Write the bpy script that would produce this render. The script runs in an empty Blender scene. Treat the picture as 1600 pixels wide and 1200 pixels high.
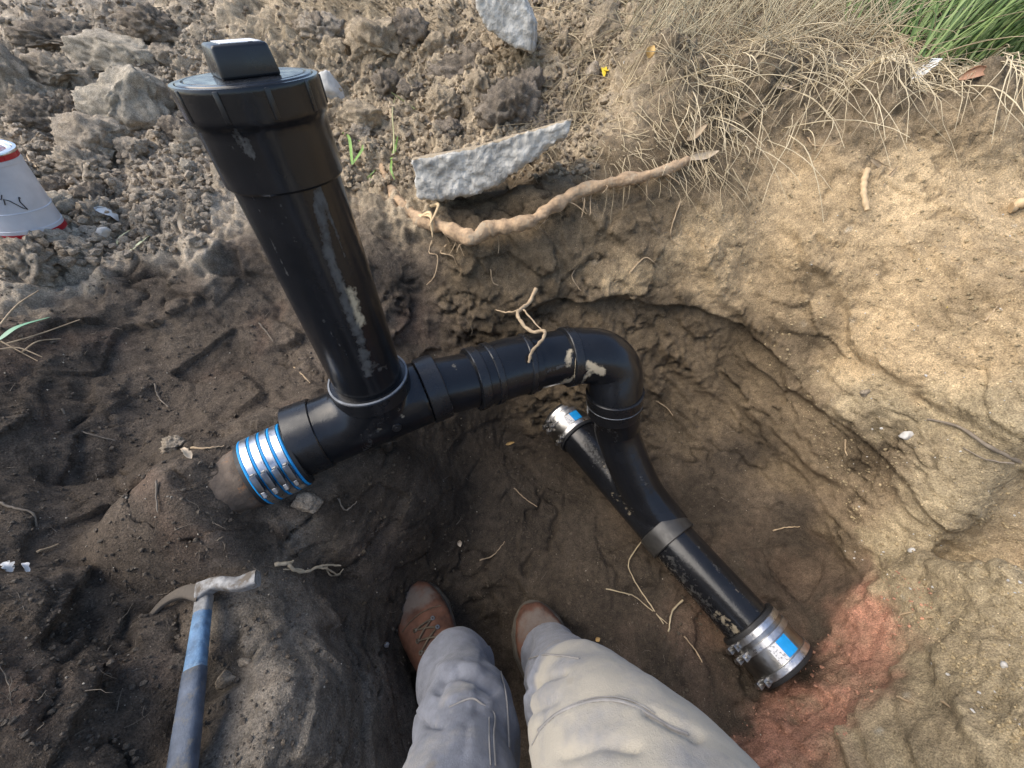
import bpy, bmesh, math, random
import numpy as np
from mathutils import Vector, Matrix
from mathutils.bvhtree import BVHTree

random.seed(7)
rng = np.random.RandomState(11)
scene = bpy.context.scene
col = scene.collection

# ------------------------------------------------------------------ camera
CAM = np.array([0.0, 0.0, 1.06])
FPX = 601.0                                   # ultra-wide phone lens, in 1600 px units
NADIR = (818.0, 1185.0)                       # where plumb lines meet
d = np.array([(NADIR[0]-800)/FPX, (600-NADIR[1])/FPX, -1.0]); d /= np.linalg.norm(d)
U = -d; Fv = np.array([0, 0, -1.0]); Yc = Fv-(Fv@U)*U; Yc /= np.linalg.norm(Yc); Xc = np.cross(Yc, U)
RM = np.array([Xc, Yc, U])                    # camera -> world rotation
cam_d = bpy.data.cameras.new('camera'); cam = bpy.data.objects.new('camera', cam_d); col.objects.link(cam)
cam_d.sensor_width = 36.0; cam_d.lens = FPX/1600*36.0; cam_d.clip_start = 0.01; cam_d.clip_end = 200
cam.matrix_world = Matrix.Translation(Vector(CAM)) @ Matrix(RM.tolist()).to_4x4()
scene.camera = cam

# ------------------------------------------------------------------ light
SUN_AZ, SUN_EL = math.radians(262), math.radians(52)      # compass style, from +Y clockwise: behind on the left
to_sun = Vector((math.sin(SUN_AZ)*math.cos(SUN_EL), math.cos(SUN_AZ)*math.cos(SUN_EL), math.sin(SUN_EL)))
world = bpy.data.worlds.new('World'); scene.world = world; world.use_nodes = True
wn = world.node_tree.nodes; wl = world.node_tree.links
for n in list(wn): wn.remove(n)
wo = wn.new('ShaderNodeOutputWorld'); bg = wn.new('ShaderNodeBackground'); sky = wn.new('ShaderNodeTexSky')
sky.sky_type = 'NISHITA'; sky.sun_disc = False; sky.sun_elevation = SUN_EL; sky.sun_rotation = SUN_AZ
sky.air_density = 1.0; sky.dust_density = 2.0; sky.ozone_density = 1.0
bg.inputs['Strength'].default_value = 0.15
wl.new(sky.outputs[0], bg.inputs[0]); wl.new(bg.outputs[0], wo.inputs[0])
sd = bpy.data.lights.new('sun', 'SUN'); sun = bpy.data.objects.new('sun', sd); col.objects.link(sun)
sd.energy = 2.1; sd.angle = math.radians(58); sd.color = (1.0, 0.92, 0.80)
sun.rotation_euler = to_sun.to_track_quat('Z', 'Y').to_euler(); sun.location = (-2, -2, 4)
scene.view_settings.view_transform = 'Standard'; scene.view_settings.look = 'None'
scene.view_settings.exposure = 0.86; scene.view_settings.gamma = 1.0
scene.view_settings.use_curve_mapping = False

cy = scene.cycles
cy.max_bounces = 5; cy.diffuse_bounces = 3; cy.glossy_bounces = 3; cy.transmission_bounces = 2; cy.use_adaptive_sampling = True; cy.adaptive_threshold = .02
# ------------------------------------------------------------------ helpers: sight lines
def ray(px, py):
    return RM @ np.array([(px-800)/FPX, (600-py)/FPX, -1.0])
def Pz(px, py, z):
    r = ray(px, py); return CAM + r*((z-CAM[2])/r[2])
def Py(px, py, y):
    r = ray(px, py); return CAM + r*(y/r[1])
def Pd(px, py, t):
    return CAM + ray(px, py)*t
def proj(p):
    c = (np.asarray(p)-CAM) @ RM
    return 800+FPX*c[..., 0]/-c[..., 2], 600-FPX*c[..., 1]/-c[..., 2]

# ------------------------------------------------------------------ helpers: noise
_perm = np.random.RandomState(3).permutation(256); _perm = np.concatenate([_perm, _perm, _perm])
_g = np.random.RandomState(5).normal(size=(256, 3)); _g /= np.linalg.norm(_g, axis=1)[:, None]
from concurrent.futures import ThreadPoolExecutor
_pool = ThreadPoolExecutor(4)
def split(fn):
    def g(p, *a):
        p = np.asarray(p, float)
        if len(p) < 40000: return fn(p, *a)
        return np.concatenate(list(_pool.map(lambda q: fn(q, *a), np.array_split(p, 24))))
    return g
@split
def pnoise(p, seed=0):
    p = np.asarray(p, float)+seed*17.31
    i = np.floor(p).astype(int); f = p-i; i &= 255
    w = f*f*f*(f*(f*6-15)+10)
    def gr(a, b, c):
        h = _perm[_perm[_perm[(i[:, 0]+a) & 255]+((i[:, 1]+b) & 255)]+((i[:, 2]+c) & 255)]
        g = _g[h]
        return g[:, 0]*(f[:, 0]-a)+g[:, 1]*(f[:, 1]-b)+g[:, 2]*(f[:, 2]-c)
    l = lambda a, b, t: a+(b-a)*t
    x0 = l(l(gr(0,0,0), gr(1,0,0), w[:,0]), l(gr(0,1,0), gr(1,1,0), w[:,0]), w[:,1])
    x1 = l(l(gr(0,0,1), gr(1,0,1), w[:,0]), l(gr(0,1,1), gr(1,1,1), w[:,0]), w[:,1])
    return l(x0, x1, w[:, 2])*1.6
def fbm(p, oct=4, seed=0, gain=0.5, lac=2.03):
    s = 0; a = 1; t = 0; p = np.asarray(p, float)
    for k in range(oct):
        s = s+a*pnoise(p, seed+k*3); t += a; a *= gain; p = p*lac
    return s/t
@split
def worley(p, seed=0):
    """distance to the nearest jittered cell point"""
    p = np.asarray(p, float)+seed*9.7
    i = np.floor(p).astype(int); best = np.full(len(p), 9.0)
    jit = np.random.RandomState(seed+40).rand(256, 3)
    for a in (-1, 0, 1):
        for b in (-1, 0, 1):
            for c in (-1, 0, 1):
                q = i+np.array([a, b, c])
                h = _perm[_perm[_perm[q[:, 0] & 255]+(q[:, 1] & 255)]+(q[:, 2] & 255)]
                dd = ((q+jit[h]-p)**2).sum(1)
                best = np.minimum(best, dd)
    return np.sqrt(best)
@split
def facets(p, seed=0):
    """flat cut faces: every cell of a jittered lattice gets a plane of its own tilt"""
    p = np.asarray(p, float)+seed*7.3
    i = np.floor(p).astype(int); best = np.full(len(p), 9.0); out = np.zeros(len(p))
    jit = np.random.RandomState(seed+60).rand(256, 3); tl = np.random.RandomState(seed+61).normal(size=(256, 4))
    for a in (-1, 0, 1):
        for b in (-1, 0, 1):
            for c in (-1, 0, 1):
                q = i+np.array([a, b, c])
                h = _perm[_perm[_perm[q[:, 0] & 255]+(q[:, 1] & 255)]+(q[:, 2] & 255)]
                o = p-(q+jit[h]); dd = (o**2).sum(1); m = dd < best
                best = np.where(m, dd, best); out = np.where(m, (o*tl[h, :3]).sum(1)+.35*tl[h, 3], out)
    return out
def sstep(a, b, x):
    t = np.clip((x-a)/(b-a), 0, 1); return t*t*(3-2*t)

# ------------------------------------------------------------------ helpers: materials
MATS = {}
def mat(name, color=(.5,.5,.5), rough=.6, metal=0.0, var=0.0, vscale=20, bump=0.0, bscale=80, spec=.5, coat=0, sheen=0, attr=None, attr_col=None, attr2=None, attr2_col=None, edge=0.18, mscale=90, bump2=0, bscale2=300):
    """principled material with noise variation, bump, and up to two stain masks (mesh attributes broken up by noise)"""
    if name in MATS: return MATS[name]
    m = bpy.data.materials.new(name); m.use_nodes = True; N = m.node_tree.nodes; L = m.node_tree.links
    b = N['Principled BSDF']; b.inputs['Roughness'].default_value = rough; b.inputs['Metallic'].default_value = metal
    b.inputs['Specular IOR Level'].default_value = spec
    if coat: b.inputs['Coat Weight'].default_value = coat
    if sheen: b.inputs['Sheen Weight'].default_value = sheen
    tc = N.new('ShaderNodeTexCoord')
    def noise(scale, detail=3, rough_=.6):
        n = N.new('ShaderNodeTexNoise'); n.inputs['Scale'].default_value = scale; n.inputs['Detail'].default_value = detail
        n.inputs['Roughness'].default_value = rough_; L.new(tc.outputs['Object'], n.inputs['Vector']); return n
    def mix(fac, a, b2):
        mx = N.new('ShaderNodeMix'); mx.data_type = 'RGBA'
        if hasattr(fac, 'links'): L.new(fac, mx.inputs[0])
        else: mx.inputs[0].default_value = fac
        for s, v in ((mx.inputs[6], a), (mx.inputs[7], b2)):
            if hasattr(v, 'links'): L.new(v, s)
            else: s.default_value = (*v, 1)
        return mx.outputs[2]
    n1 = noise(vscale)
    rmp = N.new('ShaderNodeMapRange'); L.new(n1.outputs['Fac'], rmp.inputs[0])
    rmp.inputs[1].default_value = .3; rmp.inputs[2].default_value = .7
    dark = tuple(c*(1-var) for c in color); lite = tuple(min(1, c*(1+var)) for c in color)
    c = mix(rmp.outputs[0], dark, lite)
    rsock = None
    for an, ac in ((attr, attr_col), (attr2, attr2_col)):
        if not an: continue
        at = N.new('ShaderNodeAttribute'); at.attribute_name = an
        n2 = noise(mscale, 4, .7)
        ad = N.new('ShaderNodeMath'); ad.operation = 'ADD'; L.new(at.outputs['Fac'], ad.inputs[0]); L.new(n2.outputs['Fac'], ad.inputs[1])
        mr = N.new('ShaderNodeMapRange'); L.new(ad.outputs[0], mr.inputs[0]); mr.inputs[1].default_value = .95; mr.inputs[2].default_value = .95+edge
        c = mix(mr.outputs[0], c, ac)
        r2 = N.new('ShaderNodeMapRange'); L.new(mr.outputs[0], r2.inputs[0]); r2.inputs[3].default_value = rough; r2.inputs[4].default_value = .95
        if rsock is None: rsock = r2.outputs[0]
        else:
            mx = N.new('ShaderNodeMath'); mx.operation = 'MAXIMUM'; L.new(rsock, mx.inputs[0]); L.new(r2.outputs[0], mx.inputs[1]); rsock = mx.outputs[0]
    L.new(c, b.inputs['Base Color'])
    if rsock is None:
        r3 = N.new('ShaderNodeMapRange'); n3 = noise(vscale*1.7); L.new(n3.outputs['Fac'], r3.inputs[0]); r3.inputs[1].default_value = .3; r3.inputs[2].default_value = .7
        r3.inputs[3].default_value = max(0, rough-.1); r3.inputs[4].default_value = min(1, rough+.1); rsock = r3.outputs[0]
    L.new(rsock, b.inputs['Roughness'])
    if bump:
        nb = noise(bscale, 4, .65); bn = N.new('ShaderNodeBump'); bn.inputs['Distance'].default_value = bump; bn.inputs['Strength'].default_value = 1
        L.new(nb.outputs['Fac'], bn.inputs['Height']); last = bn
        if bump2:
            nb2 = noise(bscale2, 4, .6); bn2 = N.new('ShaderNodeBump'); bn2.inputs['Distance'].default_value = bump2; bn2.inputs['Strength'].default_value = 1
            L.new(nb2.outputs['Fac'], bn2.inputs['Height']); L.new(bn.outputs[0], bn2.inputs['Normal']); last = bn2
        L.new(last.outputs[0], b.inputs['Normal'])
    MATS[name] = m
    return m

def soil_mat(name, attr=None, color=None, scale=1.0, bump=.006):
    """crumbly soil: colour from the mesh's own soil map (or one colour), fine grain, pale grit, relief"""
    if name in MATS: return MATS[name]
    m = bpy.data.materials.new(name); m.use_nodes = True; N = m.node_tree.nodes; L = m.node_tree.links
    b = N['Principled BSDF']; b.inputs['Roughness'].default_value = .93; b.inputs['Specular IOR Level'].default_value = .25
    tc = N.new('ShaderNodeTexCoord')
    def tex(kind, sc, **kw):
        n = N.new(kind); n.inputs['Scale'].default_value = sc*scale; L.new(tc.outputs['Object'], n.inputs['Vector'])
        for k, v in kw.items(): n.inputs[k].default_value = v
        return n
    if attr:
        a = N.new('ShaderNodeAttribute'); a.attribute_name = attr; base = a.outputs['Color']
    else:
        a = N.new('ShaderNodeRGB'); a.outputs[0].default_value = (*color, 1); base = a.outputs[0]
    def mul(c, fac_sock, lo, hi, f0=.3, f1=.7):
        mr = N.new('ShaderNodeMapRange'); L.new(fac_sock, mr.inputs[0]); mr.inputs[1].default_value = f0; mr.inputs[2].default_value = f1
        mr.inputs[3].default_value = lo; mr.inputs[4].default_value = hi
        v = N.new('ShaderNodeVectorMath'); v.operation = 'SCALE'; L.new(c, v.inputs[0]); L.new(mr.outputs[0], v.inputs['Scale']); return v.outputs[0]
    c = mul(base, tex('ShaderNodeTexNoise', 9, Detail=3., Roughness=.65).outputs['Fac'], .72, 1.25)
    c = mul(c, tex('ShaderNodeTexNoise', 60, Detail=3., Roughness=.7).outputs['Fac'], .70, 1.28)
    g = tex('ShaderNodeTexNoise', 420, Detail=1., Roughness=.6)
    c = mul(c, g.outputs['Fac'], .68, 1.32)
    vo = tex('ShaderNodeTexVoronoi', 140); vo.feature = 'F1'
    lt = N.new('ShaderNodeMapRange'); L.new(vo.outputs['Distance'], lt.inputs[0]); lt.inputs[1].default_value = .13; lt.inputs[2].default_value = .09
    wn_ = tex('ShaderNodeTexNoise', 25, Detail=2.); gt = N.new('ShaderNodeMapRange'); L.new(wn_.outputs['Fac'], gt.inputs[0]); gt.inputs[1].default_value = .50; gt.inputs[2].default_value = .62
    mm = N.new('ShaderNodeMath'); mm.operation = 'MULTIPLY'; L.new(lt.outputs[0], mm.inputs[0]); L.new(gt.outputs[0], mm.inputs[1])
    mx = N.new('ShaderNodeMix'); mx.data_type = 'RGBA'; L.new(mm.outputs[0], mx.inputs[0]); L.new(c, mx.inputs[6])
    br = N.new('ShaderNodeVectorMath'); br.operation = 'SCALE'; L.new(c, br.inputs[0]); br.inputs['Scale'].default_value = 2.6; L.new(br.outputs[0], mx.inputs[7])
    L.new(mx.outputs[2], b.inputs['Base Color'])
    n = tex('ShaderNodeTexNoise', 150, Detail=4., Roughness=.75, Lacunarity=2.2)
    prev = N.new('ShaderNodeBump'); prev.inputs['Distance'].default_value = bump*1.15; prev.inputs['Strength'].default_value = 1
    L.new(n.outputs['Fac'], prev.inputs['Height'])
    L.new(prev.outputs[0], b.inputs['Normal'])
    MATS[name] = m
    return m

# ------------------------------------------------------------------ helpers: meshes and objects
def mesh(verts, faces, smooth=True, sharp=None):
    me = bpy.data.meshes.new('m'); me.from_pydata([tuple(v) for v in verts], [], faces); me.update()
    if smooth: me.polygons.foreach_set('use_smooth', [True]*len(me.polygons))
    if sharp: me.set_sharp_from_angle(angle=math.radians(sharp))
    return me
def link(name, me, material=None, parent=None, label=None, cat=None, group=None, kind=None):
    o = bpy.data.objects.new(name, me); col.objects.link(o)
    if me is not None:
        me.name = name
        if material is not None:
            me.materials.clear(); me.materials.append(material)
    if parent is not None: o.parent = parent
    if label: o['label'] = label
    if cat: o['category'] = cat
    if group: o['group'] = group
    if kind: o['kind'] = kind
    return o
def empty(name, label, cat, loc=(0,0,0), group=None):
    """an Empty at the thing's base; parts are given in world coordinates and keep them"""
    o = link(name, None, None, None, label, cat, group); o.location = loc; return o
def part(name, me, material, parent, label=None):
    """a part whose mesh is in world coordinates"""
    o = link(name, me, material, parent, label)
    p = parent; off = Vector((0,0,0))
    while p is not None: off += p.location; p = p.parent
    me.transform(Matrix.Translation(-off)); return o
def recenter(o):
    """move the origin of a one-mesh thing to the middle of its base"""
    me = o.data; n = len(me.vertices); c = np.empty(n*3); me.vertices.foreach_get('co', c); c = c.reshape(-1, 3)
    v = Vector((c[:,0].mean(), c[:,1].mean(), c[:,2].min())); me.transform(Matrix.Translation(-v)); o.location = o.location+v; return o
def frames(pts):
    pts = [Vector(p) for p in pts]; n = len(pts); T = []
    for i in range(n):
        t = pts[min(i+1, n-1)]-pts[max(i-1, 0)]; T.append(t.normalized())
    a = Vector((0,0,1)) if abs(T[0].z) < .9 else Vector((1,0,0))
    u = T[0].cross(a).normalized(); out = []
    for i in range(n):
        u = (u-T[i]*u.dot(T[i])).normalized(); out.append((pts[i], u, T[i].cross(u), T[i]))
    return out
def tube_data(pts, radii, n=16, cap=True, base=0, squash=None):
    V = []; F = []
    fr = frames(pts)
    if not hasattr(radii, '__len__'): radii = [radii]*len(fr)
    for k, (p, u, v, t) in enumerate(fr):
        for j in range(n):
            a = 2*math.pi*j/n
            V.append(p+(u*math.cos(a)+v*math.sin(a))*radii[k])
    for k in range(len(fr)-1):
        for j in range(n):
            a = base+k*n+j; b = base+k*n+(j+1) % n; F.append((a, b, b+n, a+n))
    if cap:
        F.append(tuple(base+j for j in range(n))[::-1]); F.append(tuple(base+(len(fr)-1)*n+j for j in range(n)))
    return V, F
def tube(pts, radii, n=16, cap=True, sharp=50):
    V, F = tube_data(pts, radii, n, cap); return mesh(V, F, True, sharp)
def tubes(list_, n=6):
    V = []; F = []
    for pts, r in list_:
        v, f = tube_data(pts, r, n, True, len(V)); V += v; F += f
    return mesh(V, F)
def smooth_path(pts, k=6):
    P = [np.asarray(p, float) for p in pts]
    if len(P) < 3: return [P[0]+(P[1]-P[0])*t for t in np.linspace(0, 1, k+1)]
    P = [2*P[0]-P[1]]+P+[2*P[-1]-P[-2]]; out = []
    for i in range(1, len(P)-2):
        for s in range(k):
            t = s/k; a, b, c, d_ = P[i-1:i+3]
            out.append(.5*((2*b)+(-a+c)*t+(2*a-5*b+4*c-d_)*t*t+(-a+3*b-3*c+d_)*t**3))
    out.append(P[-2]); return out
def revolve(profile, origin, axis, n=64, sharp=35, closed=False):
    """profile of (radius, height) turned about an axis"""
    o = Vector(origin); t = Vector(axis).normalized()
    a = Vector((0,0,1)) if abs(t.z) < .9 else Vector((1,0,0))
    u = t.cross(a).normalized(); v = t.cross(u); V = []; F = []
    for r, h in profile:
        for j in range(n):
            w = 2*math.pi*j/n; V.append(o+t*h+(u*math.cos(w)+v*math.sin(w))*r)
    m_ = len(profile)
    for k in range(m_-1 if not closed else m_):
        for j in range(n):
            a_ = k*n+j; b_ = k*n+(j+1) % n; c_ = ((k+1) % m_)*n+(j+1) % n; d_ = ((k+1) % m_)*n+j
            F.append((a_, b_, c_, d_))
    me = mesh(V, F, True); bm = bmesh.new(); bm.from_mesh(me)
    if not closed:
        for k in (0, m_-1):
            if profile[k][0] > 1e-4:
                bm.verts.ensure_lookup_table(); bm.faces.new([bm.verts[k*n+j] for j in range(n)])
    bmesh.ops.remove_doubles(bm, verts=bm.verts, dist=1e-6); bmesh.ops.recalc_face_normals(bm, faces=bm.faces)
    bm.to_mesh(me); bm.free(); me.polygons.foreach_set('use_smooth', [True]*len(me.polygons)); me.set_sharp_from_angle(angle=math.radians(sharp)); return me
def box(size, M, bevel=.002, seg=2, taper=1.0):
    bm = bmesh.new(); bmesh.ops.create_cube(bm, size=1)
    for v in bm.verts:
        s = taper if v.co.z > 0 else 1
        v.co = Vector((v.co.x*size[0]*s, v.co.y*size[1]*s, v.co.z*size[2]))
    if bevel: bmesh.ops.bevel(bm, geom=bm.edges[:], offset=bevel, segments=seg, affect='EDGES', profile=.5)
    bm.transform(M); me = bpy.data.meshes.new('b'); bm.to_mesh(me); bm.free()
    me.polygons.foreach_set('use_smooth', [True]*len(me.polygons)); me.set_sharp_from_angle(angle=math.radians(40)); return me
def axes(origin, z, x=None):
    z = Vector(z).normalized(); x = Vector(x) if x is not None else (Vector((1,0,0)) if abs(z.x) < .9 else Vector((0,1,0)))
    x = (x-z*x.dot(z)).normalized(); y = z.cross(x)
    return Matrix(((x.x, y.x, z.x, origin[0]), (x.y, y.y, z.y, origin[1]), (x.z, y.z, z.z, origin[2]), (0,0,0,1)))
def join(mes):
    bm = bmesh.new()
    for me in mes: bm.from_mesh(me)
    me = bpy.data.meshes.new('j'); bm.to_mesh(me); bm.free()
    me.polygons.foreach_set('use_smooth', [True]*len(me.polygons)); return me
def remesh(me, voxel, smooth=8, fac=.5):
    o = bpy.data.objects.new('tmp', me); col.objects.link(o)
    r = o.modifiers.new('r', 'REMESH'); r.mode = 'VOXEL'; r.voxel_size = voxel
    s = o.modifiers.new('s', 'SMOOTH'); s.iterations = smooth; s.factor = fac
    dg = bpy.context.evaluated_depsgraph_get(); out = bpy.data.meshes.new_from_object(o.evaluated_get(dg))
    bpy.data.objects.remove(o); out.polygons.foreach_set('use_smooth', [True]*len(out.polygons)); return out
def coords(me):
    c = np.empty(len(me.vertices)*3); me.vertices.foreach_get('co', c); return c.reshape(-1, 3)
def normals(me):
    c = np.empty(len(me.vertices)*3); me.vertices.foreach_get('normal', c); return c.reshape(-1, 3)
def set_coords(me, c):
    me.vertices.foreach_set('co', np.ascontiguousarray(c, dtype=np.float32).ravel()); me.update()
def set_attr(me, name, vals):
    a = me.attributes.new(name, 'FLOAT', 'POINT'); a.data.foreach_set('value', np.ascontiguousarray(vals, dtype=np.float32))

# ================================================================== THE PIT: one soil sheet
# surveyed points: sight line, height, kind of soil
# S brown spoil  G grey spoil  T dry tan  W brown wall  F damp floor  D dark soil  B bench  R red clay  L olive tan  V litter
CTRL = [
 # spoil heap, far left
 (60,20,1.035,'G'),(300,40,.985,'G'),(100,110,.90,'G'),(250,150,.83,'G'),(40,200,.80,'G'),(160,290,.735,'G'),(80,370,.70,'G'),(250,250,.74,'G'),
 (330,340,.69,'G'),(220,385,.675,'G'),(120,430,.665,'G'),(300,395,.665,'G'),(20,440,.675,'G'),
 (500,40,.985,'S'),(620,60,.95,'S'),(700,120,.87,'S'),(600,170,.80,'S'),(600,250,.725,'S'),(780,20,1.0,'S'),(850,110,.88,'S'),(820,190,.80,'S'),(560,300,.695,'S'),
 (950,60,.95,'S'),(950,170,.82,'S'),(900,230,.77,'S'),(740,325,.672,'W'),(820,292,.70,'W'),(660,318,.685,'S'),(720,225,.765,'S'),
 # litter and grass on the right
 (1050,30,1.0,'V'),(1100,120,.88,'V'),(1200,60,.965,'V'),(1300,130,.88,'V'),(1400,60,.97,'V'),(1500,130,.885,'V'),(1590,60,.97,'V'),(1150,190,.805,'V'),(1280,205,.80,'V'),(1420,190,.82,'V'),(1580,190,.83,'V'),
 # root line and far wall
 (700,370,.655,'W'),(850,330,.70,'W'),(1000,280,.74,'W'),(1080,260,.755,'W'),
 (620,400,.625,'D'),(650,470,.50,'D'),(655,540,.41,'D'),(760,440,.555,'W'),(770,500,.46,'W'),(870,400,.60,'W'),(860,470,.50,'W'),(940,480,.475,'W'),
 (780,640,.13,'F'),(860,620,.19,'W'),(820,690,.04,'F'),(1000,420,.56,'T'),(1020,500,.42,'W'),(1050,560,.30,'W'),(1060,640,.17,'W'),
 (1000,340,.67,'W'),(1120,330,.68,'T'),(1130,430,.54,'T'),(1150,520,.38,'W'),(1150,620,.22,'W'),(1150,720,.10,'F'),
 # right slope
 (1250,280,.725,'T'),(1250,400,.60,'T'),(1250,520,.45,'W'),(1250,620,.30,'W'),(1250,720,.18,'W'),(1230,820,.07,'F'),
 (1400,300,.73,'T'),(1400,420,.62,'T'),(1400,540,.52,'T'),(1380,640,.40,'L'),(1370,740,.27,'W'),(1340,840,.13,'W'),(1330,905,.06,'F'),
 (1560,280,.76,'T'),(1580,400,.68,'T'),(1580,520,.61,'T'),(1560,640,.53,'L'),(1540,740,.44,'L'),(1500,840,.33,'L'),(1450,885,.21,'L'),(1530,895,.34,'L'),(1590,915,.38,'L'),
 (1405,915,.075,'R'),(1590,860,.42,'L'),(1560,960,.35,'L'),(1480,980,.26,'L'),(1360,985,.13,'R'),(1590,1080,.36,'L'),(1460,1080,.25,'L'),(1330,1060,.13,'R'),
 (1560,1180,.35,'L'),(1420,1180,.25,'L'),(1290,1130,.12,'R'),(1230,1195,.12,'R'),(1310,1010,.06,'R'),(1255,1085,.06,'R'),(1195,1165,.05,'R'),(1440,960,.21,'L'),(1410,1040,.20,'L'),(1360,1110,.19,'L'),(1320,1185,.18,'L'),(1160,1060,.0,'F'),(1120,1120,.0,'F'),(1240,960,.015,'F'),(1300,940,.03,'F'),(1090,1180,.0,'F'),(1245,1035,.02,'F'),
 # floor
 (1270,1000,.02,'F'),(1200,1080,.0,'F'),(1140,1150,.0,'F'),(1100,780,.035,'F'),(1180,900,.02,'F'),(1000,900,.01,'F'),(900,800,.005,'F'),(850,720,.02,'F'),(900,960,.0,'F'),(1050,1050,.0,'F'),
 (780,800,.06,'F'),(740,720,.10,'F'),(760,880,.03,'F'),(700,850,.07,'F'),(690,900,.05,'F'),(640,900,.07,'F'),(720,780,.10,'F'),
 # bench with the tee
 (600,790,.35,'F'),(645,715,.38,'F'),(560,850,.33,'D'),(540,765,.415,'F'),(500,820,.405,'B'),(440,810,.425,'D'),(300,728,.575,'D'),(265,775,.575,'D'),(300,800,.52,'D'),(330,840,.45,'D'),(440,900,.40,'B'),(380,960,.42,'B'),(470,960,.41,'B'),(300,900,.43,'D'),(400,1080,.43,'B'),(480,1060,.42,'B'),(500,1180,.41,'B'),(380,1180,.44,'B'),(260,1120,.45,'D'),(250,1190,.46,'D'),
 (520,930,.36,'D'),(570,950,.12,'F'),(535,1030,.36,'B'),(590,1020,.07,'F'),(590,1110,.24,'B'),(625,1140,.13,'B'),(610,1190,.22,'B'),(640,1070,.04,'F'),
 # dark left wall
 (520,600,.44,'D'),(430,590,.47,'D'),(420,500,.52,'D'),(400,420,.61,'D'),(470,390,.645,'D'),(300,480,.585,'D'),(300,600,.49,'D'),(340,670,.49,'D'),(235,715,.55,'D'),(200,560,.545,'D'),(200,470,.61,'D'),(100,520,.615,'D'),
 (100,640,.555,'D'),(160,760,.475,'D'),(80,760,.53,'D'),(20,620,.62,'D'),(10,740,.59,'D'),(220,840,.45,'D'),(100,880,.51,'D'),(20,900,.575,'D'),(180,1000,.475,'D'),(80,1010,.53,'D'),(20,1080,.57,'D'),(130,1160,.51,'D'),(40,1190,.57,'D'),
]
pts = []; zones = []
for px, py, z, k in CTRL:
    pts.append(Pz(px, py, z)); zones.append(k)
for x, y, z, k in [(-1.3,.55,.76,'D'),(-1.05,.2,.74,'D'),(-.85,-.1,.70,'D'),(-1.5,1.0,.80,'G'),(-1.9,1.7,1.0,'G'),(-1.2,2.1,1.15,'G'),(-.4,2.2,1.14,'S'),(.3,2.2,1.10,'S'),
                   (-2.6,.3,.85,'G'),(-2.6,2.6,1.1,'G'),(0,3.2,1.2,'S'),(1.1,2.6,1.10,'V'),(2.2,2.7,1.12,'V'),(3.2,2.6,1.15,'V'),(2.6,1.4,.92,'V'),(2.0,.8,.80,'T'),(1.7,.3,.68,'L'),(3,0,.85,'V'),
                   (1.1,-.2,.50,'L'),(1.0,-.6,.62,'L'),(.55,-.3,.28,'L'),(.3,-.35,.32,'L'),(0,-.35,.36,'B'),(-.3,-.35,.46,'B'),(.1,-.15,.06,'F'),(-.12,-.15,.06,'F'),(.3,-.1,.05,'F'),(0,-.6,.66,'B'),(.6,-1,.78,'L'),(-.6,-.9,.78,'B'),(0,-1.4,.85,'B'),(0,.45,.03,'F'),(.2,.3,.0,'F'),
                   (-.05,.62,.10,'F'),(.2,.72,.03,'F')]:
    pts.append(np.array([x, y, z])); zones.append(k)
pts = np.array(pts)
# smooth interpolation of the survey (multiquadric plus plane)
S2 = pts[:, :2]; cq = .045
def phi(r2): return np.sqrt(r2+cq*cq)
n = len(S2); A = phi(((S2[:, None]-S2[None])**2).sum(-1)); A -= np.eye(n)*.012
Pm = np.c_[np.ones(n), S2]; K = np.block([[A, Pm], [Pm.T, np.zeros((3, 3))]])
sol = np.linalg.solve(K, np.r_[pts[:, 2], np.zeros(3)]); wgt, lin = sol[:n], sol[n:]
X0, X1, Y0, Y1, GS = -3.2, 3.6, -1.6, 3.6, .0125
gx = np.arange(X0, X1, GS); gy = np.arange(Y0, Y1, GS)
HG = np.empty((len(gy), len(gx)))
for j, yy in enumerate(gy):
    q = np.c_[gx, np.full(len(gx), yy)]
    HG[j] = phi(((q[:, None]-S2[None])**2).sum(-1)) @ wgt + lin[0]+q@lin[1:]
def H(x, y):
    x = np.asarray(x, float); y = np.asarray(y, float)
    fx = np.clip((x-X0)/GS, 0, len(gx)-1.001); fy = np.clip((y-Y0)/GS, 0, len(gy)-1.001)
    i = fx.astype(int); j = fy.astype(int); a = fx-i; b = fy-j
    return (HG[j, i]*(1-a)+HG[j, i+1]*a)*(1-b)+(HG[j+1, i]*(1-a)+HG[j+1, i+1]*a)*b
def spacing(lo, hi, lo2, hi2, step, grow=1.12):
    core = list(np.arange(lo, hi, step)); s = step; v = core[-1]
    while v < hi2: s = min(s*grow, .6); v += s; core.append(v)
    s = step; v = lo; pre = []
    while v > lo2: s = min(s*grow, .6); v -= s; pre.append(v)
    return np.array(pre[::-1]+core)
ax = spacing(-1.35, 1.45, -14, 14, .0040, 1.06); ay = spacing(-.32, 1.75, -10, 16, .0040, 1.06)
GX, GY = np.meshgrid(ax, ay)
def dens(x, y):   # how densely the sheet is sampled
    dx = np.maximum(np.maximum(-1.35-x, x-1.45), 0); dy = np.maximum(np.maximum(-.32-y, y-1.75), 0)
    return 1/(1+18*np.hypot(dx, dy))
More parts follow.
